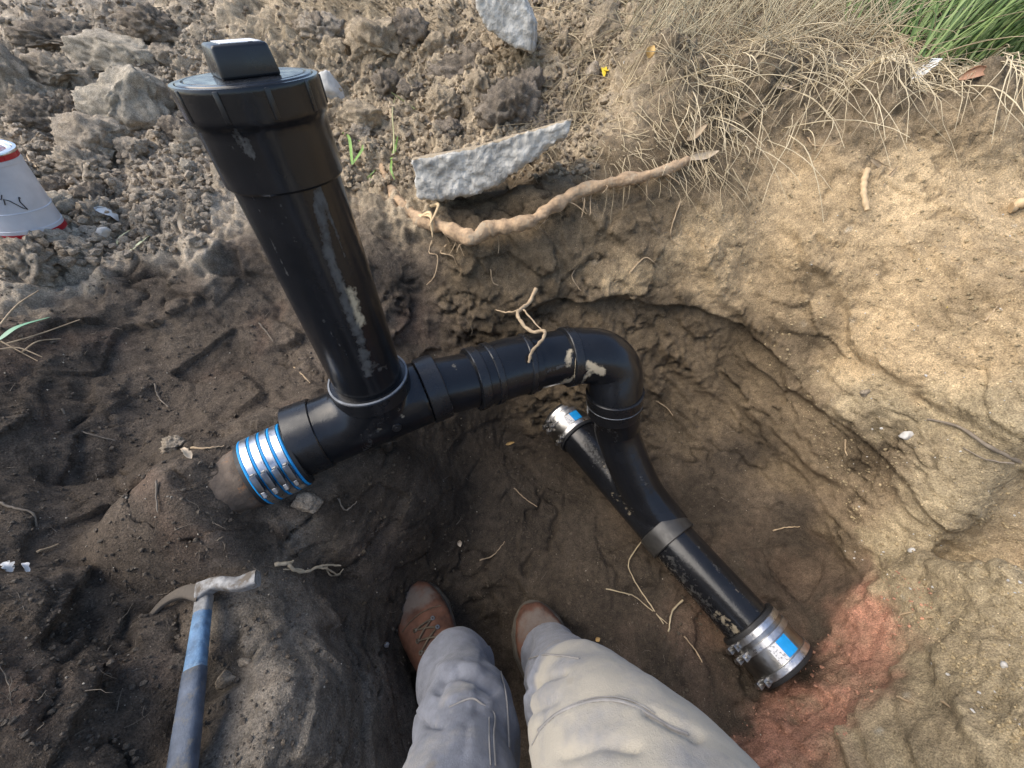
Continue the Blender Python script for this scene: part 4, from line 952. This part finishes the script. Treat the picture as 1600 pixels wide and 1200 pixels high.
def grass_patch(nn, xr, yr, L0, material, label, w):
    V_ = []; F_ = []
    for k in range(nn):
        y = yr[0]+(yr[1]-yr[0])*random.random()**1.8; x = random.uniform(xr[0]+.12*random.random(), xr[1]); ang = math.radians(20)+random.gauss(0, .7); q = stalk(x, y, ang, random.uniform(*L0), random.uniform(.7, 1.15), random.uniform(.2, .7), 5, .08)
        for i, p in enumerate(q):
            ww = w*random.uniform(.9, 1.1)*(1-(i/5)**2*.95); t = np.array([-math.sin(ang), math.cos(ang), 0])*ww
            V_ += [p-t, p+np.array([0,0,-ww*.35]), p+t]
        b = len(V_)-18
        for i in range(5):
            for s in (0, 1): F_.append((b+i*3+s, b+i*3+s+1, b+i*3+s+4, b+i*3+s+3))
    return link('green_grass', mesh(V_, F_), material, None, label, 'grass', None, 'stuff')
grass_patch(2600, (1.05, 3.0), (1.27, 2.6), (.22, .60), GREEN, 'dark green grass at the top right corner', .0035)
grass_patch(1500, (1.0, 3.0), (1.25, 2.5), (.22, .62), GREEN2, 'pale green grass blades mixed into the grass at the top right', .0026)
# sprouts
def sprout(label, stems, leaf_mat, name='weed_sprout', stem_mat=None):
    e = None
    for k, (pp, r0, leaf) in enumerate(stems):
        q = smooth_path(lay(pp), 6)
        if leaf:
            n_ = len(q); V_ = []; F_ = []
            for i, p in enumerate(q):
                t = i/(n_-1); w = r0*math.sin(min(1, .15+t*.85)*math.pi)**.7+.0003; sd_ = Xc @ RM.T if False else np.array([1, 0, 0])*w
                V_ += [p-sd_, p+np.array([0,-w*.4,-w*.3]), p+sd_]
            for i in range(n_-1):
                for s in (0, 1): F_.append((i*3+s, i*3+s+1, i*3+s+4, i*3+s+3))
            me = mesh(V_, F_); mm_ = leaf_mat
        else: me = tube(q, [r0*(1-.4*i/(len(q)-1)) for i in range(len(q))], 6); mm_ = stem_mat or leaf_mat
        if e is None: e = empty(name, label, 'plant', tuple(q[0]))
        part('leaf' if leaf else 'stem', me, mm_, e)
    return e
SPR = mat('sprout_green', (.20,.33,.07), rough=.5, var=.25, vscale=30)
sprout('small green weed sprout against the right side of the riser', [([(548,262,.01),(556,240,.03),(553,222,.03)],.004,True),([(548,262,.01),(536,225,.03),(532,210,.03)],.004,True),([(570,280,.01),(582,268,.02),(592,272,.02)],.002,True),([(572,282,.01),(580,278,.02),(586,286,.02)],.002,True)], SPR)
sprout('pale seedling with a leafy foot beside the concrete slab', [([(614,255,.01),(612,215,.02),(616,180,.03),(613,150,.03)],.0022,False),([(616,252,.01),(624,232,.03),(627,222,.03)],.004,True),([(612,254,.01),(620,268,.02),(626,282,.02)],.003,True)], SPR, stem_mat=mat('pale_stem', (.42,.40,.20), rough=.6, var=.2))
sprout('yellow-tipped sprout tilting above the pale seedling', [([(646,172,.01),(630,160,.02),(622,150,.03)],.0022,False),([(620,148,.03),(614,140,.035),(612,132,.035)],.004,True)], mat('yellow_leaf', (.70,.52,.04), rough=.5, var=.15), stem_mat=mat('dark_stem', (.16,.18,.06), rough=.6, var=.2))
sprout('straw and one green blade in a tuft at the left edge', [([(0,530,.02),(25,525,.035),(60,512,.04)],.006,True),([(0,520,.02),(35,498,.03),(78,482,.04)],.0016,False),([(10,540,.02),(60,532,.03),(118,519,.03)],.0014,False),([(20,560,.02),(60,548,.03),(110,537,.03)],.0014,False),([(0,560,.02),(30,562,.03),(68,567,.03)],.0014,False),([(0,545,.02),(20,558,.02),(60,575,.02)],.0012,False)], mat('blue_green_blade', (.16,.33,.20), rough=.5, var=.2), 'grass_tuft', ROOT)
sprout('thin green blades on the lip of the left bank', [([(180,388,.006),(188,376,.015),(198,366,.02)],.002,True),([(205,392,.006),(215,384,.015),(228,384,.02)],.002,True),([(210,388,.006),(220,380,.015),(232,378,.015)],.0015,True)], mat('faded_blade', (.42,.43,.26), rough=.6, var=.2), 'grass_tuft')
sprout('dry yellow flower head on a straw stem in the brown spoil', [([(906,10,.02),(920,60,.02),(938,108,.015)],.0022,False),([(938,104,.012),(944,112,.016),(950,120,.014)],.008,True),([(936,110,.012),(944,116,.018),(952,114,.014)],.007,True)], mat('yellow_leaf'), 'dry_flower', STRAW)
# dead leaves and pale scraps
LEAF = mat('dead_leaf', (.40,.30,.19), rough=.75, var=.35, vscale=50); LEAF_P = mat('pale_dead_leaf', (.52,.42,.30), rough=.75, var=.3, vscale=50)
PAPER = mat('white_scrap', (.68,.68,.66), rough=.8, var=.12, vscale=60)
def leaf(px, py, wpx, hpx, ang, label, material=LEAF, name='dead_leaf', cat='leaf', seed=0, jag=0.0, lift=.006):
    p, nrm = hit(px, py); dep = -((np.array(p)-CAM)@RM)[2]; w = wpx*dep/FPX; h = hpx*dep/FPX; r_ = np.random.RandomState(seed)
    rt_ = Vector(RM@np.array([1,0,0])); up_ = Vector(RM@np.array([0,1,0])); f_ = (Vector(CAM)-p).normalized(); nv = (nrm+f_*.8).normalized()
    x_ = (rt_-nv*rt_.dot(nv)).normalized(); y_ = nv.cross(x_); V_ = []; F_ = []; n1, n2 = 10, 5
    for t_ in (0, -.0006):
        for i in range(n1+1):
            u = i/n1
            wd = 2.1*(u+.01)**.75*(1.01-u)**.9*(1+(jag+.12)*r_.uniform(-1, 1))
            for j in range(n2):
                v = (j/(n2-1)-.5)*wd
                lx = (u-.5)*w; ly = v*h; q = Vector((lx*math.cos(ang)-ly*math.sin(ang), lx*math.sin(ang)+ly*math.cos(ang), 0))
                zz = .42*h*(v*2)**2+.13*w*math.sin(u*5+seed)+t_
                V_.append(p+x_*q.x+y_*q.y+nv*(zz+lift))
    m_ = (n1+1)*n2
    for i in range(n1):
        for j in range(n2-1):
            a = i*n2+j; F_ += [(a, a+1, a+n2+1, a+n2), (m_+a, m_+a+n2, m_+a+n2+1, m_+a+1)]
    for i in range(n1):
        for j in (0, n2-1): a = i*n2+j; F_.append((a, a+n2, m_+a+n2, m_+a))
    return recenter(link(name, mesh(V_, F_), material, None, label, cat))
leaf(1098,246,44,20,.2,'curled pink-brown dead leaf at the far tip of the thick root',LEAF_P,seed=1,lift=.015)
leaf(1135,202,30,14,-.3,'pale curled dead leaf on the lip of the bank under the straw',LEAF_P,seed=2,lift=.012)
leaf(1086,212,34,18,.6,'dry folded leaf left of the pale curled leaf',LEAF,seed=3,lift=.012)
leaf(1160,180,34,16,.5,'papery brown leaf above the pale curled leaf',LEAF,seed=4)
leaf(1018,82,16,20,1.2,'small orange-tan leaf hung in the straw at the top',mat('orange_leaf', (.60,.38,.14), rough=.7, var=.2),seed=5,lift=.02)
leaf(1525,117,38,22,.1,'reddish-brown broad leaf under the grass at the right',mat('red_leaf', (.38,.21,.13), rough=.75, var=.25),seed=6)
leaf(1225,136,26,12,-.3,'cream dead leaf on the litter left of the white scrap',LEAF_P,seed=7)
leaf(1378,260,40,11,-.5,'twisted dry leaf above the pale root stub',LEAF,seed=8,lift=.004)
leaf(1390,276,30,7,1.1,'narrow dry leaf hanging beside the pale root stub',LEAF,seed=9,lift=.003)
leaf(1442,120,34,18,.4,'torn white scrap caught in the litter below the grass',PAPER,'paper_scrap','scrap',10,.35,.030)
leaf(165,336,30,17,0,'torn white paper scrap lying right of the can',PAPER,'paper_scrap','scrap',11,.4,.008)
leaf(12,889,22,14,-.4,'torn white scrap at the left edge of the dark bank',PAPER,'paper_scrap','scrap',12,.4,.006)
leaf(38,893,22,8,-.2,'small white scrap right of the torn one at the left edge',PAPER,'paper_scrap','scrap',13,.4,.006)
leaf(1068,810,5,14,.1,'tiny green leaf beside the wye socket',mat('tiny_green', (.20,.30,.05), rough=.6, var=.2),seed=14)
leaf(797,692,14,7,.3,'small yellowish leaf fragment on the floor under the tee run',mat('orange_leaf'),seed=15)
leaf(717,848,7,14,.1,'pale oval seed husk on the floor',LEAF_P,'seed_husk','husk',16)
leaf(934,999,8,9,.4,'small orange fragment on the floor right of the boots',mat('orange_leaf'),seed=17)
leaf(285,350,12,40,-.15,'upright pale dead leaf on the lip of the left bank',LEAF_P,seed=18,lift=.012)
leaf(292,712,26,14,-.5,'pale frayed wood chip above the old pipe',LEAF_P,'wood_chip','chip',19,.3)
leaf(880,72,10,9,.2,'small white flake in the brown spoil right of the concrete block',PAPER,'paper_scrap','scrap',20,.2)
leaf(972,99,10,8,.2,'tiny white flake right of the yellow flower head',PAPER,'paper_scrap','scrap',21,.2)

# ================================================================== THE CAN
cb = Pz(44,358,.722); CR = .062; CH = .155
tilt = Vector((.16,.02,1)).normalized()
can = empty('paint_can', 'white metal can with red rim bands and black marker scrawl, cut by the left edge', 'can', tuple(cb))
part('can_body', revolve([(CR-.001,.012),(CR,.013),(CR,.020),(CR-.0008,.0205),(CR-.0008,.052),(CR+.0002,.053),(CR-.0008,.054),(CR-.0008,CH-.022),(CR,CH-.021),(CR,CH-.014),(CR-.001,CH-.013)], cb, tilt, 72), mat('can_print', (.60,.62,.66), rough=.38, var=.10, vscale=26, metal=.15), can)
part('red_band', revolve([(CR-.002,.003),(CR+.0004,.003),(CR+.0004,.0128),(CR-.002,.0128)], cb, tilt, 72), mat('can_red', (.42,.015,.025), rough=.35, var=.1), can)
part('red_band', revolve([(CR-.002,CH-.0128),(CR+.0004,CH-.0128),(CR+.0004,CH-.004),(CR-.002,CH-.004)], cb, tilt, 72), mat('can_red'), can)
TIN = mat('tin_rim', (.66,.66,.66), rough=.25, metal=1.0, var=.1)
part('bottom_rim', revolve([(CR-.004,0),(CR+.001,0),(CR+.0016,.0015),(CR+.001,.003),(CR-.004,.003)], cb, tilt, 72), TIN, can)
part('top_rim', revolve([(CR-.006,CH-.004),(CR+.001,CH-.004),(CR+.0018,CH-.002),(CR+.001,CH),(CR-.004,CH),(CR-.006,CH-.003)], cb, tilt, 72, 35, True), TIN, can)
part('lid', revolve([(0,CH-.004),(CR-.014,CH-.004),(CR-.012,CH-.0015),(CR-.007,CH-.0015),(CR-.006,CH-.004)], cb, tilt, 72), mat('lid_metal', (.6,.62,.66), rough=.35, metal=.8, var=.2, vscale=40), can)
MARK = mat('marker_ink', (.01,.01,.014), rough=.5)
fm = axes(cb, tilt, (1,0,0))
def on_can(a, h, r=CR+.0002): return fm @ Vector((r*math.cos(a), r*math.sin(a), h))
base_a = math.atan2((fm.inverted() @ Vector(CAM)).y, (fm.inverted() @ Vector(CAM)).x)
for st in ([(.28,.080),(.25,.074),(.30,.058),(.22,.062),(.05,.078),(-.05,.082),(-.10,.072)], [(.30,.082),(.31,.079),(.28,.081)], [(-.02,.090),(-.10,.082),(-.2,.088)]):
    part('marker_scrawl', tube([on_can(base_a+a, h) for a, h in st], .0009, 6), MARK, can)

# ================================================================== THE HAMMER
g0, nh = hit(322,935); zb = .455
h0 = Pz(318,945,.462); h1 = Pz(283,1215,.475); hd = dirv(h1, h0); sidev = np.cross(hd, [0,0,1]); sidev /= np.linalg.norm(sidev)
ham = empty('hammer', 'worn pick hammer with flaking blue grip lying on the bench', 'hammer', tuple(h0-np.array([0,0,.02])))
def loft_oval(path, wid, thk, up, n=24, sq=.7):
    V_ = []; F_ = []; fr = frames(path)
    for k, (p, u, v, t) in enumerate(fr):
        s = Vector(t).cross(Vector(up)).normalized(); w_ = s.cross(Vector(t)).normalized()
        for j in range(n):
            a = 2*math.pi*j/n; ca, sa = math.cos(a), math.sin(a)
            V_.append(Vector(p)+s*wid[k]*math.copysign(abs(ca)**sq, ca)+w_*thk[k]*math.copysign(abs(sa)**sq, sa))
    for k in range(len(fr)-1):
        for j in range(n): a = k*n+j; b = k*n+(j+1) % n; F_.append((a, b, b+n, a+n))
    F_.append(tuple(range(n))[::-1]); F_.append(tuple((len(fr)-1)*n+j for j in range(n)))
    return mesh(V_, F_, True, 50)
GRIP = mat('blue_rubber_grip', (.10,.19,.31), rough=.6, var=.35, vscale=60, bump=.0015, bscale=120, attr='mud', attr_col=(.22,.21,.18), attr2='scuff', attr2_col=(.17,.30,.46))
GRIP2 = mat('grey_blue_grip', (.075,.095,.13), rough=.62, var=.4, vscale=40, bump=.0012, bscale=120, attr='mud', attr_col=(.16,.15,.13))
def hp(t): return h0+(h1-h0)*t
gm_ = loft_oval([hp(t) for t in np.linspace(.06, .45, 30)], [.0098+.0018*t for t in np.linspace(0, 1, 30)], [.0098]*30, (0,0,1))
c = coords(gm_); set_attr(gm_, 'mud', .38+.3*fbm(c*30, 3, 80)); set_attr(gm_, 'scuff', .40+.3*fbm(c*22, 3, 81)); part('upper_grip', gm_, GRIP, ham, 'pale blue flaking upper grip')
gm_ = loft_oval([hp(t) for t in np.linspace(.445, 1.5, 40)], [.0120+.0018*math.sin(t*3) for t in np.linspace(0, 1, 40)], [.0110]*40, (0,0,1))
c = coords(gm_); set_attr(gm_, 'mud', .36+.3*fbm(c*26, 3, 82)); part('lower_grip', gm_, GRIP2, ham)
CHIP = mat('chipped_paint_steel', (.28,.28,.275), rough=.62, metal=.1, var=.5, vscale=50, bump=.002, bscale=90, attr='mud', attr_col=(.135,.115,.092), mscale=60)
nk = loft_oval([hp(t) for t in np.linspace(-.06, .07, 10)], [.0096]*10, [.0092]*10, (0,0,1), sq=.5); set_attr(nk, 'mud', .30+.35*fbm(coords(nk)*40, 3, 83)); part('neck', nk, CHIP, ham)
fac = smooth_path([Pz(312,925,.466), Pz(340,912,.470), Pz(372,913,.470), Pz(403,903,.470)], 6)
fc = loft_oval(fac, [.013,.0125,.0115,.0105,.0098,.009,.0086,.0084,.0084,.0086,.0088,.0090,.0093,.0096,.0104,.0108,.0108,.0108,.0106][:len(fac)], [.0095]*len(fac), (0,0,1), sq=.45); set_attr(fc, 'mud', .46+.25*fbm(coords(fc)*40, 3, 84)); part('striking_face', fc, CHIP, ham)
pk = smooth_path([Pz(318,928,.466), Pz(290,925,.467), Pz(258,940,.462), Pz(224,974,.452)], 6); nn_ = len(pk)
pm_ = loft_oval(pk, [.012-.010*i/(nn_-1) for i in range(nn_)], [.009-.007*i/(nn_-1) for i in range(nn_)], (0,0,1), sq=.5); set_attr(pm_, 'mud', .95+.2*fbm(coords(pm_)*30, 3, 85)); part('pick', pm_, CHIP, ham, 'soil-covered curved pick')

# ================================================================== THE PERSON (legs in work trousers and boots)
per = empty('person', 'person in dusty blue-grey work trousers and worn brown leather boots standing in the pit', 'person', (0,.05,.04))
CLOTH_KEYS = dict(L=dict(hip=(-.10,-.40,.76), knee=Pz(722,1215,.42), mid=Pz(724,1082,.30), ankle=Pz(708,1035,.17), boot=Pz(684,1032,.17), toe=Pz(636,910,.075)),
                  R=dict(hip=(.22,-.34,.80), knee=(.092,.005,.51), mid=(.072,.072,.33), ankle=Pz(858,1012,.16), toe=Pz(826,938,.075)))
def leg_path(k):
    return smooth_path([np.array(k['ankle'])+np.array([0,-.01,.02]), np.array(k['mid']), np.array(k['knee']), lerp(k['knee'], k['hip'], .5), np.array(k['hip'])], 12)
def leg_r(n, prof):
    t = np.linspace(0, 1, n); return np.interp(t, [a for a, b in prof], [b for a, b in prof])
tr = []; bd = []
for s in 'LR':
    pth = leg_path(CLOTH_KEYS[s]); nn_ = len(pth)
    prof = [(0,.056),(.06,.062),(.25,.064),(.5,.068),(.6,.080),(.75,.098),(1,.115)] if s == 'L' else [(0,.054),(.12,.060),(.25,.064),(.45,.076),(.55,.090),(.75,.115),(1,.122)]
    tr.append(tube(pth, list(leg_r(nn_, prof)), 40)); bd.append(tube(pth, list(leg_r(nn_, [(a, b*.72) for a, b in prof])), 24))
hipL, hipR = (np.array(CLOTH_KEYS[s]['hip']) for s in 'LR'); pel = (hipL+hipR)/2
bodym = join(bd+[tube([hipL, pel, hipR], .085, 24), tube([pel+np.array([0,.0,0]), pel+np.array([0,-.10,.20])], [.125,.12], 24)])
part('body', remesh(bodym, .012, 6), mat('skin', (.45,.28,.20), rough=.6, var=.1), per)
tm = remesh(join(tr+[tube([hipL-np.array([.02,0,0]), pel, hipR+np.array([.02,0,0])], .118, 32), tube([pel+np.array([0,.0,0]), pel+np.array([0,-.11,.21])], [.150,.145], 32)]), .0042, 9)
c = coords(tm); nr = normals(tm); hz = c[:, 2]
# folds: rings that gather above the boots and behind the knees, long soft drapes on the thighs
fold = np.zeros(len(c))
for s in 'LR':
    K_ = CLOTH_KEYS[s]; a = np.array(K_['ankle']); kn = np.array(K_['knee']); near = np.abs(c[:, 0]-(-.12 if s == 'L' else .08)) < .14
    t = ((c-a)@(kn-a))/((kn-a)@(kn-a)); w = near*(sstep(-.3, .0, t))
    fold += near*(.0085 if s == 'L' else .004)*np.sin(t*13+3.2*fbm(c*5, 2, 90)+c[:, 0]*18)*np.exp(-((t-.28)/.30)**2)
    fold += near*.0035*np.sin(t*21+4*fbm(c*6, 2, 91)-c[:, 0]*30)*np.exp(-((t-.85)/.25)**2)
fold += .006*fbm(c*np.array([8, 8, 4]), 3, 92)+.0022*fbm(c*28, 3, 93)-.006*np.maximum(0, .30-np.abs(fbm(c*np.array([7, 7, 11]), 2, 98)))
px_, py_ = proj(c)
for ln, w, a in (([(684,1078),(694,1062),(716,1053),(745,1060),(770,1078)], 7, -.011), ([(690,1045),(716,1036),(748,1044)], 9, .006), ([(700,1096),(730,1086),(765,1100)], 9, .006), ([(655,1120),(668,1132),(690,1136)], 6, -.006), ([(828,1078),(850,1062),(880,1050)], 6, -.006), ([(826,1120),(846,1104),(868,1092)], 7, -.006), ([(1010,1108),(1050,1130),(1090,1150)], 7, -.007), ([(880,1180),(930,1160),(990,1165)], 12, -.006)):
    fold += a*np.exp(-(seg_dist(px_, py_, ln)/w)**2)*(((CAM-c)*nr).sum(1) > 0)
set_coords(tm, c+nr*fold[:, None]); c = coords(tm)
x_, y_ = proj(c)
sx = [818,826,842,872,915,955,990,1020,1050,1075]; sy = [1195,1170,1142,1116,1099,1095,1104,1120,1138,1148]
frn = ((CAM-c)*normals(tm)).sum(1) > 0
pan = sstep(-1, 4, y_-np.interp(x_, sx, sy))*(x_ > 818)*sstep(1085, 1070, x_)*frn+sstep(-1, 4, y_-np.interp(x_, [700,735,752,772], [1106,1092,1100,1117]))*sstep(775, 770, x_)*(x_ > 640)*frn*(c[:, 0] < 0)
set_coords(tm, c+normals(tm)*(.0020*pan)[:, None]); c = coords(tm)
khaki = .80*sstep(.40, .47, c[:, 2]+.05*fbm(c*10, 2, 96))*(c[:, 0] > 0)+.42*sstep(.34, .44, c[:, 2]+.08*fbm(c*10, 2, 97))*(c[:, 0] <= 0)+.30*fbm(c*9, 3, 94)
set_attr(tm, 'mud', khaki); set_attr(tm, 'scuff', .52*sstep(.18, .45, fbm(c*11, 3, 95))+.22*sstep(.30, .18, c[:, 2])+.05)
DENIM = mat('work_trousers', (.150,.158,.182), rough=.95, var=.22, vscale=55, bump=.0006, bscale=260, bump2=.0005, bscale2=900, attr='mud', attr_col=(.335,.303,.245), attr2='scuff', attr2_col=(.15,.122,.088), edge=.38, mscale=13, sheen=.15)
trs = part('trousers', tm, DENIM, per)
tbv = BVHTree.FromPolygons([v.co+per.location for v in tm.vertices], [tuple(p.vertices) for p in tm.polygons])
def on_cloth(px, py, lift=.0008):
    p, nr_, i, dist = tbv.ray_cast(Vector(CAM), Vector(ray(px, py)).normalized())
    return None if p is None else np.array(p+nr_*lift)
THREAD = mat('trouser_seam', (.22,.21,.20), rough=.9, var=.2, vscale=60)
for nm, pp, r0 in (('knee_seam', [(818,1195),(826,1170),(842,1142),(872,1116),(915,1099),(955,1095),(990,1104),(1020,1120),(1050,1138),(1075,1148)], .0014), ('knee_seam', [(822,1192),(832,1164),(848,1138),(876,1111),(917,1094),(957,1090),(992,1098),(1024,1115)], .0006),
                   ('pocket_seam', [(702,1106),(735,1092),(752,1100),(772,1117),(771,1150),(773,1196)], .0011), ('pocket_seam', [(764,1122),(764,1155),(766,1196)], .0008), ('side_seam', [(772,1020),(782,1050),(790,1085),(793,1120),(795,1170)], .0012), ('side_seam', [(826,1030),(850,1024),(880,1026),(905,1030)], .001)):
    q = [on_cloth(*a) for a in pp]; q = [a for a in q if a is not None]
    if len(q) > 2: part(nm, tube(smooth_path(q, 6), r0, 6), THREAD, trs)
# boots
LEATH = mat('worn_leather', (.135,.062,.038), rough=.7, var=.5, vscale=30, bump=.002, bscale=90, attr='mud', attr_col=(.175,.14,.115), attr2='scuff', attr2_col=(.07,.056,.044), edge=.35, mscale=40)
SOLE = mat('muddy_sole', (.10,.085,.065), rough=.9, var=.35, vscale=40, bump=.003, bscale=60)
LACE = mat('boot_lace', (.12,.092,.062), rough=.85, var=.3, vscale=80)
def boot(K_, seed, z0):
    ank = np.array(K_.get('boot', K_['ankle'])); toe = np.array(K_['toe']); hv = toe-ank; hv[2] = 0; hv /= np.linalg.norm(hv); sv = np.array([hv[1], -hv[0], 0]); tip = np.array([toe[0], toe[1], z0])
    Lb = .295
    def loc(t, s, z): return tip-hv*Lb*(1-t)+sv*s+np.array([0, 0, z])
    # upper: cross sections heel to toe
    prof = [(0.0,.028,.105),(.05,.036,.115),(.18,.040,.120),(.32,.041,.118),(.45,.043,.108),(.58,.047,.092),(.70,.049,.078),(.82,.044,.066),(.92,.033,.056),(.98,.020,.046),(1.0,.010,.040)]
    V_ = []; F_ = []; n = 24
    for t, w, h in prof:
        w *= 1.20
        for j in range(n):
            a = math.pi*2*j/n; ca, sa = math.cos(a), math.sin(a)
            zz = .018+(h-.018)*(.5+.5*sa); V_.append(loc(t, w*math.copysign(abs(ca)**.75, ca), zz))
    for k in range(len(prof)-1):
        for j in range(n): a = k*n+j; b = k*n+(j+1) % n; F_.append((a, b, b+n, a+n))
    F_.append(tuple(range(n))[::-1]); F_.append(tuple((len(prof)-1)*n+j for j in range(n)))
    shaft = tube([loc(.24, 0, .09), np.array(K_['ankle'])*.6+loc(.24, 0, .15)*.4, np.array(K_['ankle'])+np.array([0, -.01, .03])], [.044,.046,.044], 28)
    up = remesh(join([mesh(V_, F_), shaft]), .0042, 7); c = coords(up); nr = normals(up)
    set_coords(up, c+nr*(fbm(c*22, 3, seed)*.004)[:, None]); c = coords(up); t = ((c-loc(0, 0, 0))@hv)/Lb
    sd_ = (c-loc(0,0,0))@sv
    set_attr(up, 'mud', .62*sstep(.66, .80, t+.05*fbm(c*30, 3, seed+2))*sstep(.045, .06, c[:, 2]-z0)+.15+.2*fbm(c*16, 3, seed+1)); set_attr(up, 'scuff', .62*sstep(.062, .035, c[:, 2]-z0)+.25*fbm(c*20, 3, seed+4))
    bt = part('boot', up, LEATH, per)
    ol = [(0,.018),(.02,.030),(.08,.039),(.25,.042),(.45,.041),(.6,.049),(.72,.054),(.85,.048),(.95,.034),(1.01,.018),(1.03,.005)]
    pl = [loc(t, w*1.22, 0) for t, w in ol]+[loc(t, -w*1.22, 0) for t, w in ol[::-1]]; m_ = len(pl); V_ = []; F_ = []
    for zz, sc in ((-.004, .97), (.004, 1.0), (.020, 1.0), (.026, .95)):
        cen = sum(pl)/m_
        for p in pl: V_.append(cen+(p-cen)*sc+np.array([0, 0, zz]))
    for k in range(3):
        for j in range(m_): a = k*m_+j; b = k*m_+(j+1) % m_; F_.append((a, b, b+m_, a+m_))
    F_.append(tuple(range(m_))[::-1]); F_.append(tuple(3*m_+j for j in range(m_)))
    part('sole', mesh(V_, F_, True, 40), SOLE, bt)
    bb = BVHTree.FromPolygons([v.co+per.location for v in up.vertices], [tuple(p.vertices) for p in up.polygons])
    def top(t, s):
        p, nr_, i, dist = bb.ray_cast(Vector(loc(t, s, .4)), Vector((0, 0, -1))); return np.array(p)+np.array([0, 0, .002]) if p is not None else loc(t, s, .09)
    for k, t in enumerate((.60, .52, .44, .37)):
        w = .020+.002*k
        for s in (-1, 1):
            e_ = top(t, s*w); part('eyelet', revolve([(.0022,0),(.0042,0),(.0048,.0012),(.0042,.0022),(.0022,.0022)], e_, Vector((sv[0]*s*.5, sv[1]*s*.5, 1)), 16, 40, True), mat('brass_eyelet', (.55,.52,.46), rough=.35, metal=1.0, var=.2), bt)
        if k < 3:
            for s in (-1, 1):
                part('lace', tube(smooth_path([top(t, s*w), top(t-.035, 0)+np.array([0,0,.003]), top(t-.075, -s*w)], 5), .0019, 6), LACE, bt)
    part('lace', tube(smooth_path([top(.60, -.02), top(.60, 0)+np.array([0,0,.003]), top(.60, .02)], 5), .0019, 6), LACE, bt)
    # stitched toe seam
    part('toe_stitching', tube(smooth_path([top(.66, -.046), top(.68, -.025), top(.69, 0), top(.68, .025), top(.66, .046)], 6), .0011, 5), LACE, bt)
for s, sd2, z0 in (('L', 120, .035), ('R', 140, .02)): boot(CLOTH_KEYS[s], sd2, z0)
